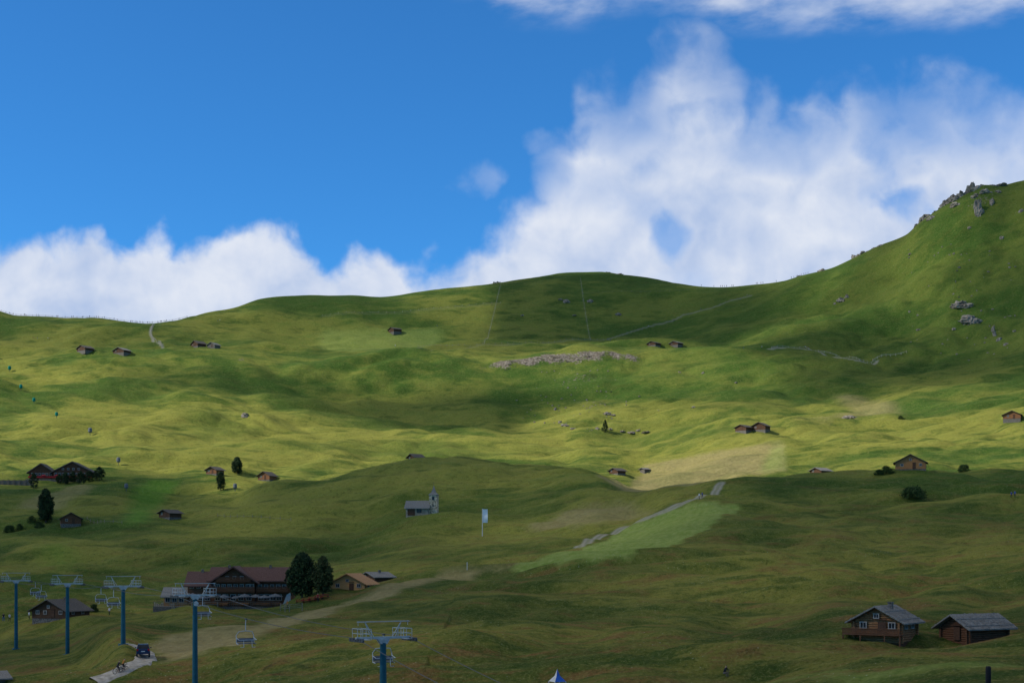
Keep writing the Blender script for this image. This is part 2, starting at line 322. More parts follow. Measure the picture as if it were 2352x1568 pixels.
def worn_line(pts,w_,off=0.):
    P=[(p.x,p.y) for p in (px_hit(*a) for a in pts)]; d=[0]
    for a,b in zip(P[:-1],P[1:]): d.append(d[-1]+math.hypot(b[0]-a[0],b[1]-a[1]))
    n=int(d[-1]/1.5)+3; t=np.linspace(0,d[-1],n); X=pchip(d,[p[0] for p in P],t); Y=pchip(d,[p[1] for p in P],t)
    kk=np.ones(9)/9; X=np.convolve(np.pad(X,4,'reflect',reflect_type='odd'),kk,'valid'); Y=np.convolve(np.pad(Y,4,'reflect',reflect_type='odd'),kk,'valid')
    m=np.where((XF>X.min()-4)&(XF<X.max()+4)&(YF>Y.min()-4)&(YF<Y.max()+4))[0]; xx=XF[m];yy_=YF[m]; D=np.full(len(m),1e9)
    for i in range(n-1):
        ax,ay,bx_,by_=X[i],Y[i],X[i+1],Y[i+1]; vx,vy=bx_-ax,by_-ay; l2=vx*vx+vy*vy+1e-9
        s_=np.where((np.abs(xx-ax)<6)&(np.abs(yy_-ay)<6))[0]
        if not len(s_): continue
        tt=np.clip(((xx[s_]-ax)*vx+(yy_[s_]-ay)*vy)/l2,0,1); D[s_]=np.minimum(D[s_],np.hypot(xx[s_]-ax-tt*vx,yy_[s_]-ay-tt*vy))
    out=np.zeros(len(XF)); hw=w_/2*(1+.10*pn(xx/9,yy_/9,71)); val=1-sm(D,hw*.6,hw*1.3+.2)
    if off: val=val*(.6+.4*sm(D,off*.2,off*.5))     # grassy centre between the wheel ruts
    out[m]=val; return out
hay=polymask([(384,1522),(352,1480),(384,1458),(450,1447),(680,1410),(860,1358),(1000,1319),(1175,1294),(1290,1272),(1300,1276),(1200,1298),(1100,1314),(960,1346),(780,1397),(690,1432),(600,1452),(480,1492),(430,1508)])
hay=np.maximum(hay,polymask([(1205,1210),(1330,1168),(1450,1155),(1530,1162),(1480,1182),(1330,1207)],1.5)*.8)
hay=np.maximum(hay,polymask([(1375,1092),(1480,1067),(1640,1037),(1800,1015),(1803,1082),(1700,1092),(1640,1104),(1480,1128)],1.3)*.8)
hay=np.maximum(hay,polymask([(1912,912),(1985,914),(2060,930),(2080,950),(1970,955),(1900,965),(1790,975),(1880,958),(1960,948)],3)*.6)
hay=np.maximum(hay,polymask([(40,1165),(200,1110),(215,1118),(130,1175)],1.5)*.6)
mown=polymask([(1172,1305),(1240,1284),(1340,1259),(1430,1213),(1500,1190),(1600,1152),(1700,1160),(1640,1205),(1560,1247),(1440,1286),(1290,1294)],.6)
mown=np.maximum(mown,polymask([(735,760),(1000,755),(1020,775),(900,800),(735,800)],3)*.55)
mown=np.maximum(mown,polymask([(1640,1560),(2000,1548),(2345,1528),(2345,1560),(2000,1566)])*.8)
mown=np.maximum(mown,polymask([(1745,1085),(1775,1022),(1800,1020),(1803,1080)],2)*.6)
vivid=polymask([(285,1203),(305,1140),(325,1108),(410,1106),(380,1140),(350,1170),(332,1203)],2)
vivid=np.maximum(vivid,polymask([(90,1250),(150,1245),(190,1300),(110,1300)],2)*.5)
worn=.9*worn_line([(1330,1256),(1380,1229),(1440,1207),(1500,1186),(1560,1162),(1610,1140),(1655,1111)],2.5,1.4)
worn=np.maximum(worn,.36*worn_line([(1395,780),(1445,764),(1500,747),(1545,737),(1570,723),(1640,706),(1680,690),(1725,678)],2.2))
worn=np.maximum(worn,.8*worn_line([(350,748),(345,762),(350,776),(362,786),(374,797)],2.0))
worn=np.maximum(worn,.7*worn_line([(1765,802),(1850,801),(1890,812),(1930,822),(1980,831),(2015,830)],2.2))
worn=np.maximum(worn,.18*worn_line([(960,798),(1080,798),(1180,790),(1300,782),(1400,780)],2.4))
worn=np.maximum(worn,.10*worn_line([(740,727),(850,720),(980,712),(1110,700),(1150,697)],2.4))
worn=np.maximum(worn,.10*worn_line([(1110,792),(1124,760),(1137,710),(1146,670),(1150,656)],1.4))
worn=np.maximum(worn,.10*worn_line([(1356,782),(1348,740),(1340,690),(1333,642)],1.4))
bare=np.zeros(len(XF))
def ell(px,y,rx,ry):
    c=px_hit(px,y); s=c.y/F; return np.exp(-(((XF-c.x)/(rx*s))**2+((YF-c.y)/ry)**2))
for a,st in [((1330,870,110,20),.66),((1370,925,90,20),.72),((2290,770,80,20),.55),((1930,690,40,14),.5),((1760,850,14,30),.6),((555,826,10,14),1.0),((1690,900,6,24),.9),((1300,975,60,12),.55),((2255,460,50,10),.8),((2130,500,30,10),.8)]:
    bare=np.maximum(bare,ell(*a)*st)
sx=XF-.0325*YF-3; sy=YF-983-2.5*pn(XF/9,0,51)
bare=np.maximum(bare,2.1*np.exp(-(sx/58)**4)*np.exp(-((sy)/5.0)**2)*np.clip(.85+.7*pn(XF/9,YF/9,52),0,1.2))
dry_sunlit=np.zeros(len(XF))  # dry grass zones, with brightness of the sunlit band put into their yellow
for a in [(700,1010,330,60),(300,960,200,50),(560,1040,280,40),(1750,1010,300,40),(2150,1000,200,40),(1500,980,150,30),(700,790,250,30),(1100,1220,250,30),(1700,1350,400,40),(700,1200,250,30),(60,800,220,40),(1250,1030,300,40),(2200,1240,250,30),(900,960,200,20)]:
    dry_sunlit=np.maximum(dry_sunlit,ell(*a))
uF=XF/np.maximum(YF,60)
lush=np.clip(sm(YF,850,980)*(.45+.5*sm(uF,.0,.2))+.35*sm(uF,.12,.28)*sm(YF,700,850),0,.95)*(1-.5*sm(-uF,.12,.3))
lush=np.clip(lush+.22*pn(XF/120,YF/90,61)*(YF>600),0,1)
near_tint=(1-sm(YF,150,560))*.85+.1  # near grass browned, with its hue in shade mixed into the colour
for nme,arr in(('hay',hay),('mown',mown),('bare',bare),('dry_sunlit',dry_sunlit),('near_tint',near_tint),('lush',lush),('vivid',vivid),('worn',worn)):
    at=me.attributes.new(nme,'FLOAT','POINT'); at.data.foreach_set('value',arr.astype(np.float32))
gm=bpy.data.materials.new('alpine_meadow'); gm.use_nodes=True; nt=gm.node_tree; pb=nt.nodes['Principled BSDF']; pb.inputs['Roughness'].default_value=1; pb.inputs['Specular IOR Level'].default_value=.05
tc=mk('ShaderNodeTexCoord'); OC=tc.outputs['Object']
def n3d(scale,detail=4,rough=.6,st=(1,1,1),off=0):
    mp=mk('ShaderNodeMapping'); mp.inputs['Scale'].default_value=st; mp.inputs['Location'].default_value=(off,off,0); nt.links.new(OC,mp.inputs[0])
    n=mk('ShaderNodeTexNoise'); n.inputs['Scale'].default_value=scale; n.inputs['Detail'].default_value=detail; n.inputs['Roughness'].default_value=rough; nt.links.new(mp.outputs[0],n.inputs['Vector']); return n.outputs[0]
def mixc(f,a,b):
    n=mk('ShaderNodeMix'); n.data_type='RGBA'; setin(n.inputs[0],f)
    for i,c in((6,a),(7,b)):
        if isinstance(c,tuple): n.inputs[i].default_value=(*c,1)
        else: nt.links.new(c,n.inputs[i])
    return n.outputs[2]
def attr(n_):
    n=mk('ShaderNodeAttribute'); n.attribute_name=n_; return n.outputs['Fac']
big=n3d(.011,6,.60,(1,1.7,1)); mid=n3d(.05,7,.64,(1,1.9,1),50); fine=n3d(.7,7,.75,(1,1,1),9); mic=n3d(3.0,4,.75)
f1=smooth(ma('ADD',ma('MULTIPLY',big,.65),ma('MULTIPLY',mid,.35)),.43,.59)
f1=ma('MULTIPLY_ADD',attr('dry_sunlit'),.75,f1,clamp=True)
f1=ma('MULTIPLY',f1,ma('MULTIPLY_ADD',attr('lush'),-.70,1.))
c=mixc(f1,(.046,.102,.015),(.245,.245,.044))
c=mixc(ma('MULTIPLY',smooth(mid,.53,.66),.35),c,(.09,.155,.022))
c=mixc(ma('MULTIPLY',smooth(mid,.47,.36),.45),c,(.034,.070,.011))
c=mixc(ma('MULTIPLY',attr('near_tint'),.42),c,(.125,.094,.024))
rust=n3d(.08,7,.70,(1,2.5,1),77)
c=mixc(ma('MULTIPLY',ma('MULTIPLY',smooth(rust,.50,.63),.85),attr('near_tint')),c,(.20,.105,.038))
c=mixc(ma('MULTIPLY',ma('MULTIPLY',smooth(rust,.49,.38),.8),attr('near_tint')),c,(.036,.072,.012))
c=mixc(ma('MULTIPLY',smooth(fine,.52,.68),.42),c,(.26,.24,.07))
c=mixc(ma('MULTIPLY',smooth(fine,.49,.33),.55),c,(.030,.058,.010))
c=mixc(ma('MULTIPLY',smooth(mic,.48,.30),.6),c,(.022,.040,.008))
c=mixc(ma('MULTIPLY',smooth(mic,.53,.66),.42),c,(.28,.27,.10))
hc=mixc(smooth(fine,.30,.70),(.25,.20,.085),(.36,.295,.13))
c=mixc(ma('MULTIPLY',attr('hay'),ma('MULTIPLY_ADD',smooth(mid,.35,.6),.3,.65)),c,hc)
mcg=mixc(smooth(fine,.30,.70),(.17,.245,.042),(.29,.34,.095))
c=mixc(ma('MULTIPLY',attr('mown'),.9),c,mcg)
c=mixc(ma('MULTIPLY',attr('vivid'),.75),c,mixc(smooth(fine,.35,.65),(.08,.19,.02),(.14,.26,.035)))
rk=n3d(.5,9,.8,(1,1,1),33)
c=mixc(smooth(ma('MULTIPLY_ADD',attr('bare'),.20,rk),.685,.75),c,mixc(smooth(fine,.4,.62),(.10,.082,.060),(.28,.24,.19)))
c=mixc(ma('MULTIPLY',attr('worn'),.9),c,(.36,.33,.265))
fl=mk('ShaderNodeTexVoronoi'); fl.inputs['Scale'].default_value=1.3; nt.links.new(OC,fl.inputs['Vector'])
fd=ma('MULTIPLY',smooth(fl.outputs['Distance'],.15,.08),smooth(mid,.50,.60))
c=mixc(ma('MULTIPLY',fd,.6),c,(.48,.48,.36))
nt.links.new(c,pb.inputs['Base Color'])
bp=mk('ShaderNodeBump'); bp.inputs['Strength'].default_value=1; bp.inputs['Distance'].default_value=.55
nt.links.new(ma('ADD',fine,ma('MULTIPLY',mic,.4)),bp.inputs['Height'])
bp2=mk('ShaderNodeBump'); bp2.inputs['Strength'].default_value=.8; bp2.inputs['Distance'].default_value=2.2; nt.links.new(mid,bp2.inputs['Height']); nt.links.new(bp2.outputs[0],bp.inputs['Normal'])
nt.links.new(bp.outputs[0],pb.inputs['Normal'])
me.materials.append(gm); ter=bpy.data.objects.new('terrain',me); sc.collection.objects.link(ter); ter['kind']='structure'; tag(ter,'rolling green alpine meadow slopes rising to a grassy ridge','hillside')
# ------------------------------------------------------------------ unseen overhead sheet, density shaped to cast the shadows of clouds
Hc=720.
gx,gy=np.meshgrid(np.linspace(-1750,900,245),np.linspace(-850,1380,210),indexing='ij')
z0=np.zeros_like(gx); hz=Hc+25*pn(gx/160,gy/160,31)
for _ in range(7):
    t=(hz-z0)/S.z; xg=gx-S.x*t; yg=gy-S.y*t; z0=.5*z0+.5*H(xg,yg)
crest_a=np.array(L[7],float); pg=np.clip(xg/np.maximum(yg,60)*F+CX,-900,3300)
cd=pchip(crest_a[:,0],crest_a[:,1],pg)+np.where(pg<560,-10+60*sm(pg,-200,350)*(1-sm(pg,420,560)),18)
wj=26*pn(xg/60,yg/60,33)+14*pn(xg/25,yg/25,37)
mask=1-sm(yg+wj*.5*(pg<560),cd-12,cd+np.where(pg<560,60,26))
mask=mask*np.clip(.83+.18*pn(xg/90,yg/90,36)+.08*pn(xg/35,yg/35,38),.64,.93)
mm=np.zeros_like(mask); n_=pn(xg/140,yg/80,34)*.8+pn(xg/55,yg/40,35)*.25
mm=np.maximum(mm,.40*sm(yg,970,1070)*np.clip(1+n_*.9,0.15,1.4))
mm=np.maximum(mm,.62*sm(pg,1750,2050)*sm(yg,830,920)*np.clip(1+n_*.9,0.2,1.4))
for (p,y,rp,ry,st) in [(1060,905,340,50,.90),(600,935,300,26,.5),(2150,905,350,75,.92),(1950,1010,280,75,.85),(1620,1140,300,95,.88),(800,1150,460,70,.4),(1740,860,170,32,.5),(2330,780,220,50,.7),(2000,1110,170,50,.7),(1560,900,120,22,.25),(2250,1060,150,30,.7)]:
    e=1-((pg-p)/rp)**2-((yg-y)/ry)**2; mm=np.maximum(mm,st*sm(e+n_*.6,-.7,.95))
mm=np.maximum(mm,.9*sm(pg+12*n_,1108,1150)*(1-sm(pg,1500,1760))*sm(yg,1085,1125)*(1-sm(yg,1262,1292)))
for (p,y,rp,ry,st) in [(1330,885,140,36,.95),(2120,1120,120,40,.5),(1350,960,160,20,.6),(1800,1070,120,30,.5)]:
    e=1-((pg-p)/rp)**2-((yg-y)/ry)**2; mm=mm*(1-st*sm(e+n_*.3,-.4,.8))
mm*=1-.95*np.exp(-((yg-755)/95)**2)
mask=np.clip(np.maximum(mask,mm),0,.95)
vi=np.arange(gx.size).reshape(gx.shape); q=np.stack([vi[:-1,:-1],vi[1:,:-1],vi[1:,1:],vi[:-1,1:]],-1).reshape(-1,4)
keep=mask.ravel()[q].max(1)>.02; q=q[keep]
cmh=bpy.data.meshes.new('cloud_shadow_sheet'); cmh.from_pydata(np.stack([gx.ravel(),gy.ravel(),hz.ravel()],1).tolist(),[],q.tolist())
at=cmh.attributes.new('dens','FLOAT','POINT'); at.data.foreach_set('value',mask.ravel().astype(np.float32))
cm=bpy.data.materials.new('shadow_sheet'); cm.use_nodes=True; nt=cm.node_tree; nt.nodes.clear()
tr_=mk('ShaderNodeBsdfTransparent'); df=mk('ShaderNodeBsdfDiffuse'); tl=mk('ShaderNodeBsdfTranslucent'); tl.inputs[0].default_value=(.28,.26,.23,1)
m1=mk('ShaderNodeAddShader'); nt.links.new(df.outputs[0],m1.inputs[0]); nt.links.new(tl.outputs[0],m1.inputs[1])
df.inputs[0].default_value=(.5,.5,.5,1)
m2=mk('ShaderNodeMixShader'); nt.links.new(attr('dens'),m2.inputs[0]); nt.links.new(tr_.outputs[0],m2.inputs[1]); nt.links.new(m1.outputs[0],m2.inputs[2])
om=mk('ShaderNodeOutputMaterial'); nt.links.new(m2.outputs[0],om.inputs[0])
cmh.materials.append(cm); cl=bpy.data.objects.new('cloud_shadow_sheet',cmh); sc.collection.objects.link(cl); cl['kind']='structure'; tag(cl,'unseen overhead sheet shaped to cast the shadows of clouds','cloud_shadow_sheet')
# ------------------------------------------------------------------ lane
def strip(name,Q,w,lift,lab,seed=0,K=9,wj=.2,mat=None):
    d=[0]
    for a,b in zip(Q[:-1],Q[1:]): d.append(d[-1]+math.hypot(b[0]-a[0],b[1]-a[1]))
    n=int(d[-1]/.8)+2; t=np.linspace(0,d[-1],n); X=pchip(d,[p[0] for p in Q],t); Y=pchip(d,[p[1] for p in Q],t)
    kk=np.ones(9)/9
    X=np.convolve(np.pad(X,4,'reflect',reflect_type='odd'),kk,'valid'); Y=np.convolve(np.pad(Y,4,'reflect',reflect_type='odd'),kk,'valid')
    tx=np.gradient(X);ty=np.gradient(Y); l=np.hypot(tx,ty); nx=-ty/l; ny=tx/l; vs=[]
    Z=np.zeros((n,K)); XX=np.zeros((n,K)); YY=np.zeros((n,K))
    for k_ in range(K):
        o=(k_/(K-1)-.5)*w*(1+wj*pn(t/3.5,seed,43)); XX[:,k_]=X+nx*o; YY[:,k_]=Y+ny*o
        Z[:,k_]=np.maximum.reduce([H(XX[:,k_]+ox,YY[:,k_]+oy) for ox,oy in((0,0),(0,.5),(0,-.5))])
    for k_ in range(K): Z[:,k_]=np.convolve(np.pad(Z[:,k_],2,'edge'),np.ones(5)/5,'valid')+lift-(.35 if k_ in(0,K-1) else 0)
    vs=[(XX[i,j],YY[i,j],Z[i,j]) for i in range(n) for j in range(K)]
    b=B(); b.add(vs,[(i*K+j,i*K+j+1,(i+1)*K+j+1,(i+1)*K+j) for i in range(n-1) for j in range(K-1)])
    o=b.obj(name,mat or m_gravel,smooth=True); o['kind']='structure'; tag(o,lab,'path'); return o
strip('path',[tuple(px_hit(*p))[:2] for p in [(215,1567),(250,1555),(285,1541),(315,1527),(336,1513),(334,1499),(318,1487),(294,1476)]],3.0,.11,'pale gravel lane climbing past the mown bank')
# ------------------------------------------------------------------ huts
def win(parent,x,y,z,w_,h,face='front',fm=m_frame):
    g=B(); fr=B(); e=[(0,h/2,w_+.16,.1),(0,-h/2,w_+.16,.1),(-w_/2,0,.1,h-.1),(w_/2,0,.1,h-.1),(0,0,.05,h-.1)]
    if face=='front': g.box(x,y-.03,z,w_,.06,h); [fr.box(x+a,y-.06,z+b,c_,.1,d_) for a,b,c_,d_ in e]
    else: g.box(x+.03,y,z,.06,w_,h); [fr.box(x+.06,y+a,z+b,.1,c_,d_) for a,b,c_,d_ in e]
    o=g.obj('window',m_glass,parent); fr.obj('frame',fm,o); return o
m_woodr=M('reddish_timber',(.12,.052,.024),(.27,.125,.055),6,stretch=(.3,.3,5),bump=.6)
m_woodl=M('lodge_timber',(.085,.038,.019),(.18,.080,.040),6,stretch=(.3,.3,5),bump=.6)
m_warmlog=M('warm_log',(.19,.083,.033),(.42,.195,.082),5,stretch=(.3,.3,5),bump=.6)
def hut(px,y,w_,d,ze,zr,rz,lab,wall=None,roof=None,found=None,logs=False,chim=False,balc=False,nwin=1,lo=120,door=True,ov=.7,fh=.25,sink=0):
    wall=wall or m_wood; roof=roof or m_shing; found=found or m_stone
    p=px_hit(px,y,lo)
    zs_=[float(H(p.x+a*w_*.5,p.y+b*d*.5)) for a in(-1,0,1) for b in(-1,0,1)]; p.z=max(p.z-.35,sum(zs_)/9-.05)-sink
    r=empty('hut',p,rz,lab,'hut')
    B().box(0,0,fh/2-1.2,w_-.1,d-.1,fh+2.4).obj('foundation',found,r)
    if logs:
        b=B(); b.gable(-w_/2+.15,w_/2-.15,-d/2+.15,d/2-.15,fh,ze,zr); n=int((ze-fh)/.26)
        for i in range(-3,n):
            z=fh+.13+i*.26; e=.28
            for s_ in(-1,1):
                b.cyl((-w_/2-e,s_*(d/2-.1),z),(w_/2+e,s_*(d/2-.1),z),.14,n=7); b.cyl((s_*(w_/2-.1),-d/2-e,z+.1),(s_*(w_/2-.1),d/2+e,z+.1),.14,n=7)
        n2_=int((zr-ze)/.26)
        for i in range(n2_-1):
            z=ze+.1+i*.26; hw=(w_/2)*(1-(z-ze)/(zr-ze))-.1
            for s_ in(-1,1): b.cyl((-hw,s_*(d/2-.1),z),(hw,s_*(d/2-.1),z),.13,n=7)
        b.obj('wall',wall,r)
    else: B().gable(-w_/2,w_/2,-d/2,d/2,fh,ze,zr).obj('wall',wall,r)
    ro=B().groof(-w_/2,w_/2,-d/2,d/2,ze,zr,ov,.16,'y',ov)
    if logs:
        sl=(zr-ze)/(w_/2); R3=random.Random(int(px)); ang=math.atan(sl)
        for s_ in(-1,1):       # loose shingles and weighting poles
            for k_ in range(130):
                u_=R3.uniform(.05,.98)*(w_/2+ov); ro.box(s_*u_,R3.uniform(-d/2-ov+.2,d/2+ov-.2),zr+.03+.184-sl*u_+.015,.5,R3.uniform(.15,.3),.03,ry=s_*ang)
            for k_ in(.35,.8): ro.cyl((s_*(w_/2+ov)*k_,-d/2-ov+.02,zr+.24-sl*(w_/2+ov)*k_),(s_*(w_/2+ov)*k_,d/2+ov-.02,zr+.24-sl*(w_/2+ov)*k_),.06,n=6)
    ro=ro.obj('roof',roof,r)
    fy=-d/2-(.12 if logs else 0)
    if door: B().box(w_*.12,fy-.04,fh+.95,.95,.08,1.9 if ze>1.9 else 1.5).box(w_*.12,fy-.09,fh+1.93,1.15,.06,.12).obj('door',m_fdark,r)
    xs={0:[],1:[-w_*.22],2:[-w_*.28,w_*.33],3:[-w_*.32,-w_*.1,w_*.36]}[nwin]
    for x in xs: win(r,x,fy,fh+1.25,.75,.7)
    if nwin>1: win(r,0,fy,ze+(zr-ze)*.35,.6,.5); win(r,w_/2+(.05 if logs else 0),-d*.2,fh+1.2,.8,.7,'side'); win(r,w_/2+(.05 if logs else 0),d*.2,fh+1.2,.8,.7,'side')
    if chim: B().box(w_*.1,d*.05,zr-.05,.5,.5,1.1).box(w_*.1,d*.05,zr+.55,.64,.64,.1).obj('chimney',m_stone,ro)
    if balc:
        b=B(); b.box(-.2,-d/2-.75,fh+.2,w_+1.3,1.2,.12)
        b.box(-w_/2-.55,0,fh+.2,.9,d,.12)
        for i in range(int((w_+1.3)/.16)): b.box(-w_/2-.8+i*.16,-d/2-1.32,fh+.56,.12,.04,.58)
        b.box(-.2,-d/2-1.34,fh+.9,w_+1.4,.1,.08)
        for x in(-w_/2-.8,-w_/2+1.3,w_/2-1.4,w_/2+.4): b.box(x,-d/2-1.25,-.4,.14,.14,1.2)
        b.obj('balcony',m_woodl,r)
    return r
hut(2033,1458,5.6,5.2,1.9,3.4,-.62,'brown timber hut with shingle roof, chimney and balcony in meadow',m_warmlog,m_shing,logs=True,chim=True,balc=True,nwin=2,ov=.8,found=m_wood,fh=.1)
hut(2238,1468,4.2,6.6,1.9,3.1,-1.05,'dark weathered log barn with flat grey shingle roof on the meadow',m_woodl,m_shing,logs=True,nwin=0,ov=.8,door=True,found=m_wood,fh=.1)
hut(2092,1086,9,8,2.3,4.6,-.3,'honey coloured timber chalet on the sunlit meadow crest',m_wood2,m_shdk,nwin=2,lo=440)
hut(1885,1088,6,6.5,1.6,2.8,-.9,'low hut with pale shingle roof peeking over the grassy crest',m_wood,m_shing,lo=470,door=False)
hut(1418,1088,6,5,1.5,2.7,-.9,'small hut with shingle roof half hidden by the rise',m_wood,m_shdk,lo=560,door=False)
hut(1480,1083,3.5,3,1.1,1.7,-.9,'tiny pale shed beside the mown meadow',m_wgrey,m_shing,lo=560,door=False,nwin=0)
hut(955,1060,5,4.5,1.6,2.9,-.9,'dark hut peeking over the grassy knoll',m_wood,m_shdk,lo=575,door=False)
hut(2325,962,8.2,7,2.2,4.0,-.4,'dark red timber hut with bright gable on the slope',m_woodr,m_shdk)
hut(1709,990,7,6,1.9,3.2,-.8,'low dark timber barn beside a taller hut',m_wood,m_shdk,nwin=0)
hut(1748,988,7.5,6,2.3,4.1,-.6,'dark timber hut on a stone base beside a low barn',m_wood,m_shdk,fh=.4)
for a,lab in (((1502,794,8,6,1.6,3.0,-.8),'small dark hut on the upper shoulder'),((1553,794,8,6,1.6,3.0,-.8),'small dark hut with light roof on the upper shoulder'),((907,764,9.5,7,2.2,3.8,-1.0),'dark hay barn on the pale mown meadow'),((196,806,10,7,1.8,3.8,-.7),'brown hay barn on the upper meadow'),((280,811,10,7,1.8,3.8,-.5),'dark hay barn with grey roof on the upper meadow'),((456,797,9,7,2.0,4.2,-.8),'dark hay barn paired with a pale one'),((491,799,7,6,2.0,3.8,-.5),'pale hay barn beside a dark one')):
    hut(*a,lab,m_wgrey if 'pale hay' in lab else m_wood,m_shing if 'light' in lab or 'pale hay' in lab or 'grey roof' in lab else m_shdk,nwin=1)
hut(494,1088,5.6,5,1.9,3.2,-.5,'red brown timber hut on the sunlit meadow',m_woodr,m_shdk,lo=590)
hut(614,1102,6.2,5.5,2.0,3.7,-.45,'dark timber hut with shingle roof beside the knoll',m_woodr,m_shdk,lo=560)
hut(391,1189,6.2,5,1.7,2.8,-.7,'small dark timber hut in the hollow',m_wood,m_shdk)
hut(162,1205,6.6,7,2.1,3.9,.35,'weathered brown hay barn below the pine',m_woodl,m_shdk)
hut(140,1416,8.4,8,1.8,3.9,-.35,'dark timber farmhouse with chimney near the ski lift',m_wood,m_shdk,nwin=3,chim=True,fh=.15)
hut(812,1352,7.4,7,1.7,3.6,-.25,'orange timber chalet with low gable roof behind the pines',M('orange_timber',(.48,.22,.08),(.64,.33,.13),5,stretch=(.3,.3,5)),M('orange_roof_boards',(.34,.16,.065),(.46,.24,.10),5,stretch=(.3,.3,5)),nwin=2,fh=.1,sink=.5)
hut(866,1336,6,5,1.4,2.4,-.9,'small building with slate roof beside the orange chalet',m_wood,m_shing,nwin=1,chim=True,sink=.3)
hut(-22,1562,3.0,3.0,1.0,1.6,-.9,'small shed with weathered plank roof by the lane',m_wgrey,m_shing,nwin=0,sink=.4)
# chapel
p=px_hit(972,1182); ch=empty('chapel',p,-.12,'small stone chapel with shingled roof and rubble bell tower','chapel')
m_chw=M('warm_plaster',(.36,.29,.21),(.24,.19,.135),2)
B().gable(-5.2,2.2,-2.8,2.8,-1.4,2.3,4.4,'x').obj('wall',m_chw,ch)
B().groof(-5.2,2.2,-2.8,2.8,2.3,4.4,.6,.2,'x',.5).obj('roof',m_shing,ch)
B().box(-3.4,-2.86,.9,2.4,.1,2.3).obj('door',m_fdark,ch); win(ch,-.8,-2.8,1.3,1.5,1.3,fm=m_fdark)
b=B(); b.box(3.6,-.4,2.3,2.7,2.7,8.2); tw=b.obj('tower',m_tower,ch)
B().box(3.6,-1.78,5.3,.8,.1,1.1).box(3.6,-1.78,3.0,.35,.1,.8).obj('opening',m_glass,tw)
b=B(); b.add([(2.0,-2,6.4),(5.2,-2,6.4),(5.2,1.2,6.4),(2.0,1.2,6.4),(2.9,-1.1,7.3),(4.3,-1.1,7.3),(4.3,.3,7.3),(2.9,.3,7.3),(3.6,-.4,9.6)],[(0,1,5,4),(1,2,6,5),(2,3,7,6),(3,0,4,7),(4,5,8),(5,6,8),(6,7,8),(7,4,8),(3,2,1,0)]); sp_=b.obj('spire',m_shing,tw)
B().cyl((3.6,-.4,9.5),(3.6,-.4,10.5),.04).box(3.6,-.4,10.2,.5,.05,.06).obj('cross',m_dsteel,sp_)
# lodge
p=px_hit(550,1390); q_=p.y/F; lg=empty('lodge',p,-.06,'large timber mountain lodge with brown red roof and terrace','lodge')
def Q_(*a): return [v*q_ for v in a]
B().gable(*Q_(-65,118,0,56,30,62,84),'x').gable(*Q_(-122,-65.5,4,50,30,52,74),'x').gable(*Q_(-56,38,-10,30,30,56,86),'y').obj('wall',m_woodl,lg)
B().box(*Q_(26,28,5,183,55,50)).box(*Q_(-94,27,5,56,45,50)).box(*Q_(-9,9,5,93,37,50)).obj('ground_floor',m_woodl,lg)
B().prism([(96*q_,-12*q_),(119*q_,-12*q_),(119*q_,30*q_),(110*q_,24*q_)],-2.5*q_,0).obj('wall',m_white,lg,label='white rendered end wall')
rf=B().groof(*Q_(-65,118,0,56,62,84),1.0,.25,'x',.8).groof(*Q_(-122,-65.5,4,50,52,74),1.0,.25,'x',.6).groof(*Q_(-56,38,-10,28,56,86),1.1,.3,'y',1.2).obj('roof',m_redroof,lg)
for x in(-93,66,-30): B().box(*Q_(x,26,86 if x>-90 else 76,5,5,12)).obj('chimney',m_stone,rf)
for x in(-112,-96,-80,48,62,76,90,104): win(lg,x*q_,(4 if x<-66 else 0)*q_,43*q_,.75,.75)
for x in(-48,-34,-20,-6,8,22,32): win(lg,x*q_,-10*q_,44*q_,.7,.7)
for x in(-26,-9,8): win(lg,x*q_,-10*q_,63*q_,.6,.6)
for x in(-110,-92,-76,-48,-30,-12,6,24,50,64,78,92): win(lg,x*q_,(4.5 if x<-66 else (-9.6 if x<40 else .5))*q_,18*q_,1.05,1.2)
for (x0,x1,yf,z) in((-58,40,-10,31),(42,116,0,31),(-50,32,-10,54)):
    b=B(); b.box((x0+x1)/2*q_,(yf-6)*q_,z*q_,(x1-x0)*q_,12*q_,.14)
    n=int((x1-x0)*q_/.2)
    for i in range(n): b.box(x0*q_+i*.2+.1,(yf-12)*q_,z*q_+.5,.15,.05,.85)
    b.box((x0+x1)/2*q_,(yf-12)*q_,z*q_+.97,(x1-x0)*q_,.12,.09).obj('balcony',m_wood,lg)
B().gable(*Q_(-178,-122.5,2,40,-20,23,38),'x').obj('annex',m_wood2,lg); B().groof(*Q_(-178,-122.5,2,40,23,38),.7,.2,'x',.5).obj('roof',m_shing,lg,label='slate grey annex roof')
for x in(-168,-152,-136): win(lg,x*q_,2*q_,12*q_,1.0,.9)
B().box(*Q_(-40,-32,-8,290,44,12)).obj('terrace',m_rail,lg)
b=B()
for i in range(60): b.box((-184+i*4.85)*q_,-54*q_,.35,.05,.05,1.0)
b.box(*Q_(-40,-54,9,290,.6,.6)); b.box(*Q_(-40,-54,4,290,.4,.4)); b.obj('railing',m_rail,lg)
def parasol(mat):
    r=empty('parasol',(0,0,0),0,'grey open parasol shading tables on the lodge terrace','parasol','terrace parasols')
    B().cyl((0,0,0),(0,0,2.6),.04).obj('pole',m_dsteel,r)
    b=B(); n=8; vs=[(1.6*math.cos(i*math.pi/4),1.6*math.sin(i*math.pi/4),2.15) for i in range(n)]+[(1.6*math.cos(i*math.pi/4),1.6*math.sin(i*math.pi/4),2.0) for i in range(n)]+[(0,0,2.75)]
    b.add(vs,[(i,(i+1)%n,16) for i in range(n)]+[(i+8,(i+1)%n+8,(i+1)%n,i) for i in range(n)]); b.obj('canopy',mat,r); return r
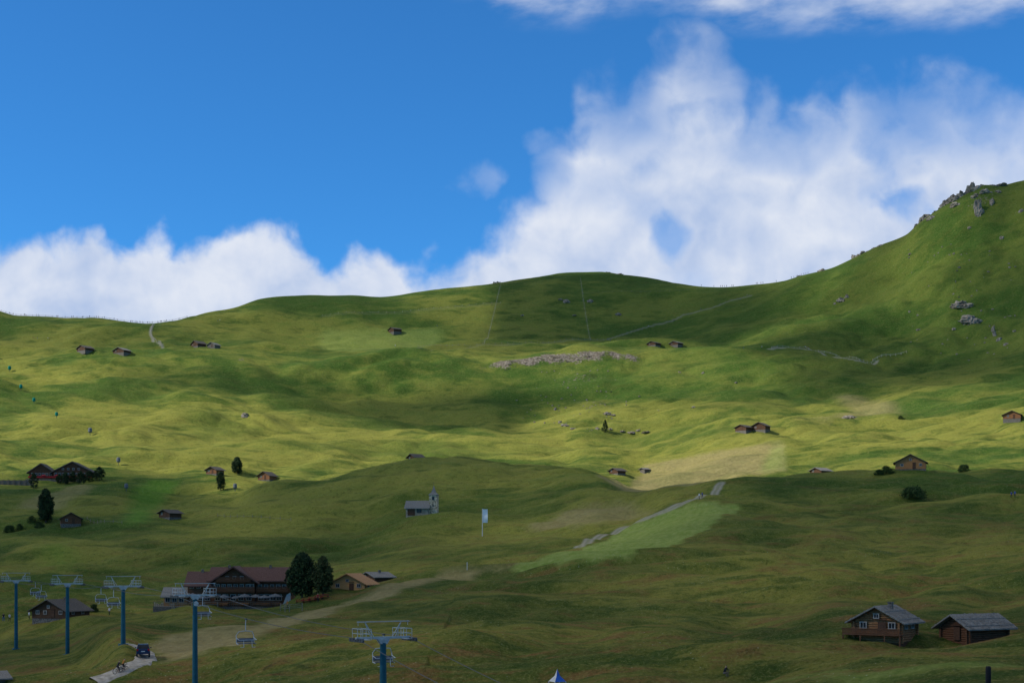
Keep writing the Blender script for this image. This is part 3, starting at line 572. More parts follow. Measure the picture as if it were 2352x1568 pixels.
def table(mt=None,grp='terrace tables',lab='wooden picnic table with benches on the lodge terrace'):
    mt=mt or m_wood2
    r=empty('picnic_table',(0,0,0),0,lab,'table',grp)
    B().box(0,0,.75,1.8,.7,.06).obj('table_top',mt,r)
    for s_ in(-1,1):
        B().box(0,s_*.7,.45,1.8,.28,.05).obj('bench',mt,r)
        B().prism([(-.75,.30),(.75,.30),(.75,.42),(.1,.42),(.1,.72),(-.1,.72),(-.1,.42),(-.75,.42)],s_*.7-.04,s_*.7+.04,'x').prism([(-.1,0),(.1,0),(.1,.299),(-.1,.299)],s_*.7-.04,s_*.7+.04,'x').obj('leg',m_wood,r)
    return r
RZ=Matrix.Rotation(-.06,3,'Z'); pp=parasol(m_canv); tt=table(); tz=-2*q_
pl=[(-100,-30),(-75,-42),(-50,-30),(-25,-42),(0,-30),(22,-42),(45,-30),(68,-42),(90,-30)]
pts_=[p+RZ@Vector((x*q_,y*q_,tz)) for x,y in pl]; pp.location=pts_[0]; tt.location=pts_[0]+Vector((.4,-1.2,0))
for t_ in pts_[1:]: dup(pp,t_,random.random(),random.uniform(.8,1)); dup(tt,t_+Vector((.4,-1.2,0)),random.uniform(-.2,.2))
rt=table(m_red,'red tables','red picnic table on the lawn beside the lodge'); rl=[(690,1386),(704,1383),(718,1380),(732,1377),(745,1374)]; rt.location=px_hit(*rl[0])
for a in rl[1:]: dup(rt,px_hit(*a),random.uniform(-.4,.4))
# upper restaurant
p=px_hit(140,1106,560); q2=p.y/F; rs=empty('restaurant',p,.05,'double gabled dark timber restaurant with red trim above the pines','restaurant')
def Q2(*a): return [v*q2 for v in a]
B().gable(*Q2(-72,-18,0,45,-8,22,40)).gable(*Q2(-17,72,-6,50,-8,22,44)).obj('wall',m_wood,rs)
B().groof(*Q2(-72,-18,0,45,22,40),1.0,.4).groof(*Q2(-17,72,-6,50,22,44),1.2,.4).obj('roof',m_shdk,rs)
B().box(*Q2(0,-12,0,146,14,10)).obj('terrace',m_stone,rs)
for i in range(6): win(rs,(-64+i*8)*q2,0,17*q2,.9,1.0)
for i in range(9): win(rs,(-10+i*9)*q2,-6*q2,17*q2,1.0,1.1)
for i in range(4): win(rs,(6+i*12)*q2,-6*q2,29*q2,.8,.8)
B().box(*Q2(26,-15,10,92,1.2,3)).obj('balcony',m_red,rs); B().box(*Q2(-45,-13,10,52,1.2,3)).obj('balcony',m_red,rs)
pr=parasol(m_red); pr['label']='red parasol on the restaurant terrace'; pr['group']='red parasols'
for i,x in enumerate((-60,-35,-5,15,35,55)):
    l_=p+Vector((x*q2,-14*q2,5*q2))
    if i==0: pr.location=l_; pr.scale=(.7,)*3
    else: dup(pr,l_,0,.7)
b=B(); a0=px_hit(0,1112,560)
b.box(a0.x+6,a0.y,a0.z+.4,15,.6,2.6)
for i in range(7): b.box(a0.x-.8+i*2.3,a0.y-.4,a0.z+.5,.4,.3,2.8)
o=b.obj('retaining_wall',m_wgrey); tag(o,'weathered grey retaining wall below the restaurant','wall')
# ------------------------------------------------------------------ ski lift
PY=[(880,125,1466),(448,172,1368),(283,205,1347),(155,240,1341),(37,262,1334)]
pos=[Vector(((a-CX)/F*d,d,(HZ-e)/F*d)) for a,d,e in PY]
ldir=(pos[-1]-pos[0]); ldir.z=0; ldir.normalize(); az=math.atan2(ldir.y,ldir.x)-math.pi/2
def pylon(i):
    P=pos[i]; g=float(H(P.x,P.y)); h=P.z-g; r=empty('lift_pylon',(P.x,P.y,g),az,'teal steel chairlift pylon with grey head frame and sheaves','ski lift pylon','chairlift pylons')
    B().cyl((0,0,-1),(0,0,h-.35),.36,.27,16).cyl((0,0,-.6),(0,0,.12),.7,.7,12).obj('pole',m_teal,r)
    b=B(); b.prism([(-.3,h-.45),(.3,h-.45),(.6,h-.02),(-.6,h-.02)],-.22,.22).box(0,0,h+.1,5.2,.22,.2); b.obj('crossarm',m_steel,r)
    for s_ in(-1,1):
        b=B(); x=s_*1.95
        b.box(x,0,h+.0,.4,2.4,.04)
        for yy2 in(-1.1,0,1.1):
            for xx in(-.5,.32): b.box(x+xx,yy2,h+.45,.04,.04,.9)
        for zz in(.5,.92):
            for xx in(-.5,.32): b.box(x+xx,0,h+zz,.04,2.25,.04)
            for yy2 in(-1.1,1.1): b.box(x-.09,yy2,h+zz,.8,.04,.04)
        b.obj('catwalk',m_steel,r)
        sh=B(); sh.box(s_*2.55,0,h-.14,.1,2.9,.14); wv_=B()
        for k_ in range(6):
            yk_=-1.3+k_*.52; wv_.cyl((s_*2.55-.08,yk_,h-.06),(s_*2.55+.08,yk_,h-.06),.18,n=12)
        o=sh.obj('sheave_beam',m_dsteel,r); wv_.obj('sheave',m_dsteel,o)
        B().cyl((s_*1.2,0,h+.2),(s_*1.75,0,h+1.5),.04).cyl((s_*.9,0,h+.2),(s_*1.75,0,h+1.5),.035).obj('strut',m_steel,r)
    b=B(); b.box(0,0,h+1.52,5.0,.07,.08).box(0,-.3,h+1.52,5.0,.035,.04)
    for k_ in range(12): b.box(-2.42+k_*.44,-.15,h+1.52,.035,.35,.035)
    for s_ in(-1,1): b.box(s_*2.4,0,h+1.38,.04,.04,.4)
    b.obj('gantry',m_steel,r)
    if i==1: B().cyl((0,-.42,h-.9),(0,-.36,h-.9),.3,n=16).obj('sign',m_white,r)
    return r
for i in range(5): pylon(i)
perp=Vector((-ldir.y,ldir.x,0))
ends=[pos[0]-ldir*44+Vector((0,0,-6.5))]+pos+[pos[-1]+ldir*130+Vector((0,0,8))]
def rope(side):
    pts=[]
    for a,b_ in zip(ends[:-1],ends[1:]):
        n=14; Ld=(b_-a).length
        for k_ in range(n):
            t=k_/n; q=a.lerp(b_,t); q=q+perp*side*2.55; q.z+=.1-4*t*(1-t)*Ld*.012; pts.append(q.copy())
    pts.append(ends[-1]+perp*side*2.55); return pts
ropes={}
for s_ in(1,-1):
    pts=rope(s_); ropes[s_]=pts; b=B(); b.tube(pts,.03,5); o=b.obj('lift_cable',m_dsteel); tag(o,'steel haul cable of the chairlift strung between pylons','cable')
def at_y(side,Y):
    P=ropes[side]
    for a,b_ in zip(P[:-1],P[1:]):
        if a.y<=Y<=b_.y: return a.lerp(b_,(Y-a.y)/(b_.y-a.y))
    return P[-1]
m_chair=M('pale_steel_frame',(.36,.38,.39),(.50,.52,.53),4,rough=.5)
def chair():
    r=empty('lift_chair',(0,0,0),0,'empty grey chairlift chair hanging from the cable','lift chair','chairlift chairs'); t=.04
    B().box(0,0,-.05,.16,.5,.16).obj('grip',m_dsteel,r)
    B().tube([(0,0,0),(0,.15,-.5),(0,.15,-1.3)],.045).obj('hanger',m_chair,r)
    b=B(); w_=.95
    b.tube([(-w_,-.35,-2.65),(-w_,.25,-2.6),(-w_,.35,-1.75),(-w_*.75,.15,-1.35),(0,.15,-1.28),(w_*.75,.15,-1.35),(w_,.35,-1.75),(w_,.25,-2.6),(w_,-.35,-2.65)],t)
    b.tube([(-w_,-.55,-2.2),(w_,-.55,-2.2)],.035).tube([(-w_,.3,-2.0),(-w_,-.55,-2.2)],.03).tube([(w_,.3,-2.0),(w_,-.55,-2.2)],.03)
    b.tube([(-.45,-.55,-2.2),(-.45,-.6,-2.95),(-.8,-.6,-2.95)],.03).tube([(.45,-.55,-2.2),(.45,-.6,-2.95),(.8,-.6,-2.95)],.03).obj('frame',m_chair,r)
    b=B(); b.add([(-.92,-.3,-2.62),(.92,-.3,-2.62),(.92,.22,-2.58),(-.92,.22,-2.58),(-.92,-.3,-2.55),(.92,-.3,-2.55),(.92,.22,-2.51),(-.92,.22,-2.51)],[(0,1,2,3),(4,5,6,7),(0,1,5,4),(1,2,6,5),(2,3,7,6),(3,0,4,7)]); b.obj('seat',m_seat,r)
    B().box(0,.26,-2.25,1.84,.05,.42,rx=-.15).obj('backrest',m_seat,r)
    return r
c0=chair(); cp=[(1,148.5),(-1,131),(-1,178),(1,199),(-1,229),(1,243),(-1,261)]
c0.location=at_y(*cp[0]); c0.rotation_euler=(0,0,az)
for a in cp[1:]: dup(c0,at_y(*a),az+random.uniform(-.1,.1),.9 if a[1]>190 else 1)
# ------------------------------------------------------------------ trees
def crown_mesh(name,h,r,n,kind,mat,seed):
    R=np.random.RandomState(seed); C=[]
    ncl=int(n/26)
    for i in range(ncl):
        t=R.rand()**.85 if kind!='bush' else R.rand()
        if kind=='pine': prof=math.sin(math.pi*min(1,(t*.86+.14)))**.55*(1-.25*t); z=.1+.9*t
        elif kind=='cone': prof=(1-t)**.8+.05; z=.08+.92*t
        else: prof=math.sqrt(max(0,1-(t*.95)**2)); z=t
        a=R.rand()*6.283; rr=r*prof*(.45+.6*R.rand()**.6)*(1+.28*math.sin(a*2.3+seed)+.2*math.sin(a*5+z*9)); C.append((rr*math.cos(a),rr*math.sin(a),h*z,(.2+.16*R.rand())*r*(1.1 if kind!='cone' else (1.2-t))))
    C=np.array(C); C=np.repeat(C,26,0); m=len(C); d=R.normal(size=(m,3)); d/=np.linalg.norm(d,axis=1)[:,None]
    c=C[:,:3]+d*C[:,3:4]*(R.rand(m,1)**.4)*np.array([1,1,.6 if kind=='bush' else 1]); a=R.normal(size=(m,3)); a/=np.linalg.norm(a,axis=1)[:,None]; b=np.cross(a,d); b/=np.linalg.norm(b,axis=1)[:,None]+1e-6
    s=(.10+.10*R.rand(m,1))*max(.7,r/1.8)*(.6 if kind=='bush' else 1); V=np.stack([c-a*s-b*s*.5,c+a*s-b*s*.5,c+a*s*.6+b*s*.6,c-a*s*.6+b*s*.6],1).reshape(-1,3)
    V[:,2]=np.maximum(V[:,2],.02)
    me=bpy.data.meshes.new(name); me.from_pydata(V.tolist(),[],np.arange(len(V)).reshape(-1,4).tolist()); me.materials.append(mat); return me
def tree(loc,h,r,kind,seed,lab,mat=m_leaf,n=6500,rz=0):
    e=empty('pine_tree' if kind=='pine' else 'spruce_tree',loc,rz,lab,'tree')
    b=B(); b.cyl((0,0,-.5),(0,0,h*.5),.045*h*.6,.03*h*.6,8).cyl((0,0,h*.5),(0,0,h*.93),.03*h*.6,.02,6)
    for i in range(9):
        a=i*2.4; z=h*(.2+.07*i); b.cyl((0,0,z),(math.cos(a)*r*.6,math.sin(a)*r*.6,z+h*.06),.05,.02,5)
    b.obj('trunk',m_bark,e)
    me=crown_mesh('crown',h,r,n,kind,mat,seed); o=bpy.data.objects.new('crown',me); sc.collection.objects.link(o); o.parent=e; return e
def bush(loc,h,r,seed,lab,mat=m_leaf2,n=3500):
    me=crown_mesh('bush',h,r,n,'bush',mat,seed); o=bpy.data.objects.new('bush',me); sc.collection.objects.link(o); o.location=loc; tag(o,lab,'bush'); return o
def tr(px,y,hpx,wpx,kind,seed,lab,n=6500,lo=120,mat=m_leaf):
    p=px_hit(px,y,lo); s=p.y/F; return tree(p,hpx*s,wpx*s/2,kind,seed,lab,mat,n)
tr(694,1372,98,54,'pine',1,'dense dark stone pine beside the lodge',12000)
tr(742,1366,86,40,'pine',2,'olive green stone pine beside the lodge',9000,mat=M('olive_needles',(.022,.036,.010),(.075,.085,.026),1.1,detail=3))
tr(105,1200,74,38,'pine',3,'tall dark stone pine above the hay barn',9000)
tr(545,1088,36,26,'pine',4,'round stone pine on the sunlit meadow',5000,590)
tr(507,1126,42,20,'pine',5,'slender stone pine at the shadow edge',5000)
for i,(x,y,h,w_) in enumerate([(77,1122,34,18),(118,1104,22,16),(150,1112,26,20),(168,1108,24,18),(186,1112,28,20),(206,1106,24,18),(228,1104,30,22),(136,1110,20,16)]):
    tr(x,y,h,w_,'pine',20+i,'young stone pine on the bank below the restaurant',2600)
tr(1390,992,28,16,'cone',40,'lone small spruce among limestone boulders',2500)
for i,(x,y,h,w_,lb) in enumerate([(2097,1146,27,58,'wide green shrub on the shaded meadow'),(2214,1083,16,28,'round shrub on the meadow crest'),(2036,1088,18,26,'dark shrub beside the honey coloured chalet'),(2018,1090,12,18,'low shrub beside the honey coloured chalet'),(72,1200,16,16,'small shrub below the tall pine'),(90,1212,14,22,'small shrub below the tall pine'),(22,1222,16,26,'low shrub on the bank'),(45,1216,14,16,'low shrub on the bank'),(660,1372,18,20,'shrub against the lodge wall'),(216,1404,18,16,'shrub beside the farmhouse'),(2068,962,8,10,'tiny shrub on the slope')]):
    p=px_hit(x,y); s=p.y/F; bush(p-Vector((0,0,.1)),h*s,w_*s/2,60+i,lb)
# ------------------------------------------------------------------ rocks
from mathutils import noise as mn
def rockmesh(seed,jag=.45,flat=.7,mat=None):
    bm=bmesh.new(); bmesh.ops.create_icosphere(bm,subdivisions=4,radius=1)
    for v in bm.verts:
        c=v.co.copy(); o=Vector((seed*3.1,seed*1.7,0)); d=mn.noise(c*1.3+o)*jag+abs(mn.noise(c*3+o))*jag*.8-mn.noise(c*7+o)*jag*.25
        cell=mn.cell(c*2.2+o)*.16; v.co=c*(1+d+cell); v.co.z*=flat
    me=bpy.data.meshes.new('boulder'); bm.to_mesh(me); bm.free(); me.materials.append(mat or m_rock); return me
RM=[rockmesh(i,.5,.75 if i<5 else 1.3) for i in range(8)]; RL=[rockmesh(i+20,.5,.8,m_rock2) for i in range(4)]
def rk_(px,y,wp,hp,i,lab='limestone boulder embedded in the grassy slope',ridge_=False,sink=.25):
    p=ridge(px) if ridge_ else px_hit(px,y); s=p.y/F; p.z-=hp*s*sink
    o=bpy.data.objects.new('boulder',RM[i%8]); sc.collection.objects.link(o); o.location=p; o.rotation_euler=(random.uniform(-.2,.2),random.uniform(-.2,.2),random.random()*6); o.scale=(wp*s*.42,wp*s*.38,hp*s*.5); tag(o,lab,'rock','limestone outcrops')
rk_(2210,697,54,28,0,'big grey boulder on the steep slope'); rk_(2228,733,54,38,1,'big grey boulder below another on the steep slope')
rk_(2248,485,28,38,5,'upright limestone pinnacle near the summit')
for x,w_,h in [(2255,54,42),(2236,36,32),(2275,36,20),(2190,44,30),(2206,30,24),(2172,32,22),(2135,38,30),(2118,28,30),(2150,28,20),(2300,34,10),(2025,28,18),(2010,22,14),(1966,26,18),(1980,18,12),(1992,16,10),(1890,26,10),(1840,20,8),(2108,20,18),(1150,26,16),(1140,18,12),(1420,24,4),(1395,16,4)]:
    rk_(x,0,w_,h,random.randint(0,7),'craggy limestone outcrop along the ridge',True,.44)
for x,y,w_,h in [(2262,440,30,24),(2240,450,22,22),(2195,470,26,20),(2140,500,24,20),(2278,465,14,18),(2292,440,16,12),(2346,485,14,24),(2300,545,12,14),(2226,523,10,10),(2296,780,16,22),(2285,770,12,14),(2310,790,14,12),(2190,755,12,12),(2330,760,10,10),(2280,760,10,18),(1930,690,20,10),(1945,682,12,8),(1918,697,10,8),(1952,957,34,16),(1938,960,20,10),(564,955,20,10),(1300,692,22,8),(1288,688,12,6),(1355,692,18,8),(1420,722,16,6),(1200,724,10,6),(1318,724,12,5),(1300,976,26,11),(1316,984,18,9),(1287,970,14,7),(1393,950,22,7),(1408,952,14,6),(1372,985,12,8),(1402,985,12,9),(1428,990,14,6),(1450,992,20,7),(1482,992,22,7),(1465,988,12,6),(1593,935,12,10),(1275,940,8,7),(1560,855,8,12),(1615,857,8,6),(1690,878,8,6),(2110,757,12,8)]:
    rk_(x,y,w_,h,random.randint(0,7))
R2=random.Random(5)
for i in range(26):
    x=R2.gauss(1285,90); x=min(max(x,1165),1408); X_=(x-CX)/F*983; yb_=983+2.5*float(pn(X_/9,0,51))+R2.uniform(-4,2)
    pz=Vector((X_,yb_,float(H(X_,yb_))-.35)); o=bpy.data.objects.new('boulder',RL[R2.randint(0,3)]); sc.collection.objects.link(o); o.location=pz; o.rotation_euler=(0,0,R2.uniform(-.4,.4)); o.scale=(R2.uniform(.5,1.9),.6,R2.uniform(.25,.5)); tag(o,'brownish limestone block in the low broken cliff band','rock','limestone outcrops')
for i in range(70):
    rk_(R2.gauss(1330,70),R2.uniform(850,990),R2.uniform(2.5,6),R2.uniform(2,4.5),R2.randint(0,7),'small scattered limestone block on the meadow')
for i in range(60):
    rk_(R2.uniform(2080,2345),R2.uniform(560,830),R2.uniform(2.5,8),R2.uniform(2,6),R2.randint(0,7),'small scattered limestone block on the steep slope')
# ------------------------------------------------------------------ fences
def fence(pts,hh,sp,lab,rails=2,mat=m_fence,ridge_=False,thick=.12,lo=120):
    P=[ridge(a) if ridge_ else px_hit(a,b_,lo) for a,b_ in pts]; posts=B(); rl_=B(); prev=None
    for a,b_ in zip(P[:-1],P[1:]):
        Ld=math.hypot(b_.x-a.x,b_.y-a.y); n=max(1,int(Ld/sp))
        for k_ in range(n+1):
            t=k_/n; x=a.x+(b_.x-a.x)*t;y=a.y+(b_.y-a.y)*t; z=float(H(x,y)); g=Vector((x,y,z))
            if k_<n or b_ is P[-1]: posts.box(x,y,z+hh/2-.1,thick,thick,hh+.2)
            if prev is not None and (g-prev).length>.2:
                for r_ in range(rails): zz=Vector((0,0,hh*(.45+.45*r_/(max(1,rails-1))))); rl_.cyl(prev+zz,g+zz,thick*.35,n=4)
            prev=g
    r=empty('fence',P[0],0,lab,'fence'); off=P[0]
    for b2,nm in((posts,'post'),(rl_,'rail')):
        if b2.v:
            b2.v=[(v[0]-off.x,v[1]-off.y,v[2]-off.z) for v in b2.v]; o=b2.obj(nm,mat,r); o['kind']='stuff'
    return r
lf=M('pale_fence_wood',(.34,.30,.23),(.47,.42,.33),5)
fence([(355,746),(346,762),(350,776),(360,785),(371,796)],1.3,3,'pale wooden fence zigzagging below the pass',2,lf,thick=.2)
fence([(1772,800),(1850,799),(1880,808),(1920,818),(1975,829),(2010,829)],1.3,4,'weathered rail fence crossing the slope',2,lf,thick=.2)
fence([(2005,829),(2045,818),(2082,810)],1.5,3,'bright new timber fence climbing the slope',2,M('new_timber',(.50,.39,.22),(.6,.47,.28),4),thick=.4)
fence([(1395,780),(1440,765),(1500,748),(1545,738),(1570,724),(1640,707),(1680,690),(1722,679)],1.3,5,'rough rail fence following the footpath up the slope',1,m_fence,thick=.16)
fence([(1112,790),(1124,760),(1137,710),(1146,670),(1150,655)],1.2,7,'thin wire fence climbing straight to the ridge',1,lf,thick=.13)
fence([(1356,780),(1348,740),(1340,690),(1333,640)],1.2,7,'thin wire fence climbing straight to the ridge',1,lf,thick=.13)
fence([(740,725),(850,718),(980,710),(1110,698),(1150,696)],1.2,6,'thin wire fence traversing below the ridge',1,lf,thick=.16)
fence([(1340,675),(1450,670),(1560,668),(1620,664)],1.2,7,'thin wire fence traversing below the ridge',1,m_fence,thick=.14)
fence([(2,0),(60,0),(120,0),(200,0),(270,0),(330,0),(380,0),(430,0)],1.3,5,'wooden post fence along the grassy pass',2,m_fence,True,thick=.2)
fence([(960,796),(1080,796),(1180,788),(1300,780),(1400,780)],1.3,5,'rough rail fence on the grassy shoulder',1,m_fence,thick=.2)
fence([(500,1186),(560,1188),(620,1192),(668,1196)],1.1,3,'low wooden fence across the shaded hollow',1,m_fence,thick=.12)
fence([(200,1193),(240,1200),(280,1203)],1.1,3,'low wooden fence beside the ski run',1,m_fence,thick=.12)
fence([(355,1392),(400,1398),(440,1396),(500,1393)],1.1,2,'timber fence below the lodge terrace',2,m_fence,thick=.12)
fence([(644,1402),(665,1404),(694,1402)],1.5,2.0,'short wooden rail frame on the lawn',3,m_fence,thick=.12)
p=px_hit(1073,1309); s=p.y/F; o=B().cyl((0,0,-.3),(0,0,16*s),.07).cyl((0,0,16*s),(0,0,18*s),.10,.07).obj('marker_post',m_white,loc=p); tag(o,'thin pale marker post standing in the grass','post')
p=Vector(((2270-CX)/F*56,56,0)); p.z=float(H(p.x,p.y)); tz_=(HZ-1529)/F*56; hh=tz_-p.z
b=B(); b.cyl((0,0,-.3),(0,0,hh-.05),.115,.105,12).cyl((0,0,hh-.05),(0,0,hh),.105,.08,12); o=b.obj('fence_post',M('charred_post',(.012,.012,.014),(.025,.024,.024),5,stretch=(1,1,.2),bump=.5),loc=p); tag(o,'dark round wooden post at the meadow edge','post')
# banner, tent
p=px_hit(1108,1231); s=p.y/F; r=empty('banner_flag',p,.1,'tall white banner flag on a pole in the meadow','flag')
B().cyl((0,0,-.3),(0,0,63*s),.13,.10).obj('pole',m_white,r)
b=B(); vs=[];n=8
for i in range(n+1):
    for j in range(2): vs.append((12*s*j+.03,.2*math.sin(i*.9)*j,62*s-i*31*s/n))
b.add(vs,[(2*i,2*i+1,2*i+3,2*i+2) for i in range(n)]); b.obj('flag',M('white_banner',(.85,.85,.84),(.78,.78,.78),2),r)
X=(1280-CX)/F*124; g=float(H(X,124)); tip=(HZ-1535)/F*124-g
r=empty('pointed_tent',(X,124,g),.5,'pointed blue and white pavilion tent','tent')
R_=tip*.42; zb=tip*.42
b=B(); cs=[(math.cos(math.pi/4+i*math.pi/2)*R_,math.sin(math.pi/4+i*math.pi/2)*R_) for i in range(4)]; mid_=[(x*.3,y*.3) for x,y in cs]
for i in range(4):
    a=cs[i];c_=cs[(i+1)%4];ma_=mid_[i];mc_=mid_[(i+1)%4]; b.mi=i%2
    b.add([(a[0],a[1],zb),(c_[0],c_[1],zb),(mc_[0],mc_[1],zb+(tip-zb)*.45),(ma_[0],ma_[1],zb+(tip-zb)*.45),(0,0,tip)],[(0,1,2,3),(3,2,4)])
b.obj('canopy',[m_blue,m_white],r)
for x,y in cs: B().cyl((x*.97,y*.97,0),(x*.97,y*.97,zb),.05).obj('leg',m_steel,r)
# snow guns
def gun(px,y,mat,lab,hp):
    p=px_hit(px,y); s=p.y/F; h=hp*s; r=empty('snow_gun',p,.3,lab,'snow gun','snow guns along the piste')
    B().cyl((0,0,-.5),(0,0,h*.45),.14,.1).obj('pole',m_dsteel,r)
    B().cyl((0,0,h*.35),(0,0,h*.5),h*.14,h*.26,10).cyl((0,0,h*.5),(0,0,h*.9),h*.26,h*.24,10).cyl((0,0,h*.9),(0,0,h),h*.24,h*.12,10).obj('cover',mat,r)
for x,y in((22,854),(48,897),(78,927),(130,960)): gun(x,y,m_green,'snow gun wrapped in a green cover on the slope',14)
for x,y in((207,1000),(272,1068),(290,1128),(540,1128)): gun(x,y,m_gcov,'snow gun wrapped in a grey cover on the slope',18)
# ------------------------------------------------------------------ car
p=px_hit(329,1509); ang=.24
r=empty('car',p+Vector((0,0,.2)),ang,'dark blue family car driving up the gravel lane','car')
b=B(); secs=[(-2.15,.55,.95,.80),(-2.1,.35,1.05,.88),(-1.2,.32,1.05,.92),(1.0,.32,1.05,.92),(1.9,.38,.95,.88),(2.15,.5,.8,.75)]
vs=[];fs=[]
for (y_,z0_,z1_,hw) in secs: vs+=[(-hw*.94,y_,z0_),(hw*.94,y_,z0_),(hw,y_,(z0_+z1_)/2),(hw*.95,y_,z1_),(-hw*.95,y_,z1_),(-hw,y_,(z0_+z1_)/2)]
n=len(secs)
for i in range(n-1):
    for j in range(6): fs.append((i*6+j,i*6+(j+1)%6,(i+1)*6+(j+1)%6,(i+1)*6+j))
fs+=[(5,4,3,2,1,0),tuple((n-1)*6+j for j in range(6))]; b.add(vs,fs)
c8=[(-.86,-2.05,1.0),(.86,-2.05,1.0),(.86,1.0,1.0),(-.86,1.0,1.0),(-.68,-1.75,1.66),(.68,-1.75,1.66),(.66,.2,1.68),(-.66,.2,1.68)]
b.add(c8,[(4,5,6,7),(0,1,5,4),(1,2,6,5),(2,3,7,6),(3,0,4,7)]); b.obj('body',m_car,r)
g=.012
B().add([(-.70,-2.02,1.1),(.70,-2.02,1.1),(.60,-1.80,1.58),(-.60,-1.80,1.58)],[(0,1,2,3)]).obj('rear_window',m_glass,r,loc=(0,-.02,0))
for sx_ in(-1,1): B().add([(sx_*(.84+g),-1.7,1.1),(sx_*(.83+g),.7,1.1),(sx_*(.71+g),.15,1.58),(sx_*(.70+g),-1.6,1.58)],[(0,1,2,3)]).obj('side_window',m_glass,r)
B().add([(-.78,.93,1.08),(.78,.93,1.08),(.63,.30,1.6),(-.63,.30,1.6)],[(0,1,2,3)]).obj('windscreen',m_glass,r,loc=(0,.02,.02))
for sx_ in(-1,1):
    B().box(sx_*.74,-2.13,.92,.2,.08,.28).obj('tail_light',m_lampr,r); B().box(sx_*1.02,.55,1.1,.18,.1,.14).obj('wing_mirror',m_car,r)
B().box(0,-2.16,.72,.52,.03,.13).obj('number_plate',m_white,r)
for sx_ in(-1,1):
    for yy2 in(-1.35,1.35):
        w0=B().cyl((sx_*.7,yy2,.2),(sx_*.93,yy2,.2),.34,n=18).obj('wheel',m_tyre,r); B().cyl((sx_*.9,yy2,.2),(sx_*.945,yy2,.2),.2,n=12).obj('rim',m_steel,w0)
# ------------------------------------------------------------------ people
def skin(name,J,E_,mats,zs):
    me=bpy.data.meshes.new(name); me.from_pydata([j[:3] for j in J],E_,[]); o=bpy.data.objects.new(name,me); sc.collection.objects.link(o)
    md=o.modifiers.new('s','SKIN'); sd=me.skin_vertices[0].data
    for i,j in enumerate(J): sd[i].radius=(j[3],j[3] if len(j)<5 else j[4]); 
    sd[0].use_root=True; md.use_smooth_shade=True; s2=o.modifiers.new('u','SUBSURF'); s2.levels=1
    bpy.context.view_layer.update(); ev=o.evaluated_get(bpy.context.evaluated_depsgraph_get()); m2_=bpy.data.meshes.new_from_object(ev); bpy.data.objects.remove(o)
    m2_.materials.clear()
    for m in mats: m2_.materials.append(m)
    for pl_ in m2_.polygons: pl_.material_index=zs(pl_.center); 
    return m2_
def walker(top_,leg_):
    J=[(0,0,.95,.15,.11),(0,0,1.15,.14,.10),(0,0,1.38,.17,.10),(0,0,1.50,.06),(0,-.02,1.60,.085,.10),(0,-.01,1.74,.07,.09),
       (.09,0,.88,.09),(.10,-.12,.50,.065),(.10,-.05,.09,.045),(.10,-.2,.04,.04),(-.09,0,.88,.09),(-.10,.10,.50,.065),(-.10,.28,.12,.045),(-.10,.16,.04,.04),
       (.19,0,1.42,.06),(.25,.06,1.16,.045),(.25,-.08,.92,.035),(.25,-.12,.84,.03),(-.19,0,1.42,.06),(-.25,-.04,1.16,.045),(-.25,-.2,.96,.035),(-.25,-.25,.89,.03)]
    E_=[(0,1),(1,2),(2,3),(3,4),(4,5),(0,6),(6,7),(7,8),(8,9),(0,10),(10,11),(11,12),(12,13),(2,14),(14,15),(15,16),(16,17),(2,18),(18,19),(19,20),(20,21)]
    def zs(c):
        if c.z>1.68 or (c.z>1.56 and c.y>.02): return 3
        if c.z>1.5: return 2
        if abs(c.x)>.2 and c.z<1.12: return 2
        if c.z>.93: return 0
        return 1
    return skin('person',J,E_,[top_,leg_,m_skin,m_hair],zs)
cn=['white shirt','red jacket','blue jacket','dark clothes','orange shirt','green shirt']
WK=[walker(cloth[i],cloth[3] if i!=3 else cloth[2]) for i in range(6)]
def person(p,i,rz,lab,grp=None,sc_=1):
    o=bpy.data.objects.new('person',WK[i]); sc.collection.objects.link(o); o.location=p; o.rotation_euler=(0,0,rz); o.scale=(sc_,)*3; return tag(o,lab,'person',grp)
rp=random.Random(3)
ridge_x=[22,30,55,58,84,88,130,134,150,165,168,190,205,222,226,240,262,300,304,310,314,322,328,338,342,350,362,368,372,376,382,410,1610,1640,1655,1659,1664,1668,1681,1684,1738,1741,1748,1752,1782,1818,1824,1828,1833,1838,1842,1846,1850,1856]
for x in ridge_x:
    i=rp.choice([0,1,2,3,3,3,2,4]); person(ridge(x+rp.uniform(-1,1),front=.6),i,rp.uniform(0,6),'hiker in '+cn[i]+' walking along the ridge path','hikers on the ridge',1.08)
for x,y in [(76,778),(80,779),(86,778),(110,780),(114,781),(1716,680),(1700,690),(1640,708),(1610,712),(1548,738),(1396,782),(1402,783),(1490,752),(1708,800),(1750,800),(908,797),(1004,750),(742,780),(500,738),(505,738),(1850,800),(1856,801)]:
    i=rp.choice([0,1,2,3,0]); person(px_hit(x,y),i,rp.uniform(0,6),'hiker in '+cn[i]+' on the meadow footpath','hikers on the meadow')
for x,y,i,t_ in [(8,1426,3,'standing by the lift'),(22,1427,0,'standing by the lift'),(67,1422,0,'beside the farmhouse'),(251,1412,0,'on the lawn by the farmhouse'),(1606,1146,0,'walking up the gravel track'),(1613,1144,2,'walking up the gravel track'),(2323,1143,2,'walking across the shaded meadow'),(2331,1143,2,'walking across the shaded meadow'),(600,1390,0,'on the lodge terrace'),(520,1392,1,'on the lodge terrace'),(660,1398,4,'by the lodge terrace'),(730,1382,1,'near the red tables')]:
    person(px_hit(x,y),i,rp.uniform(-1,1),'person in '+cn[i]+' '+t_)
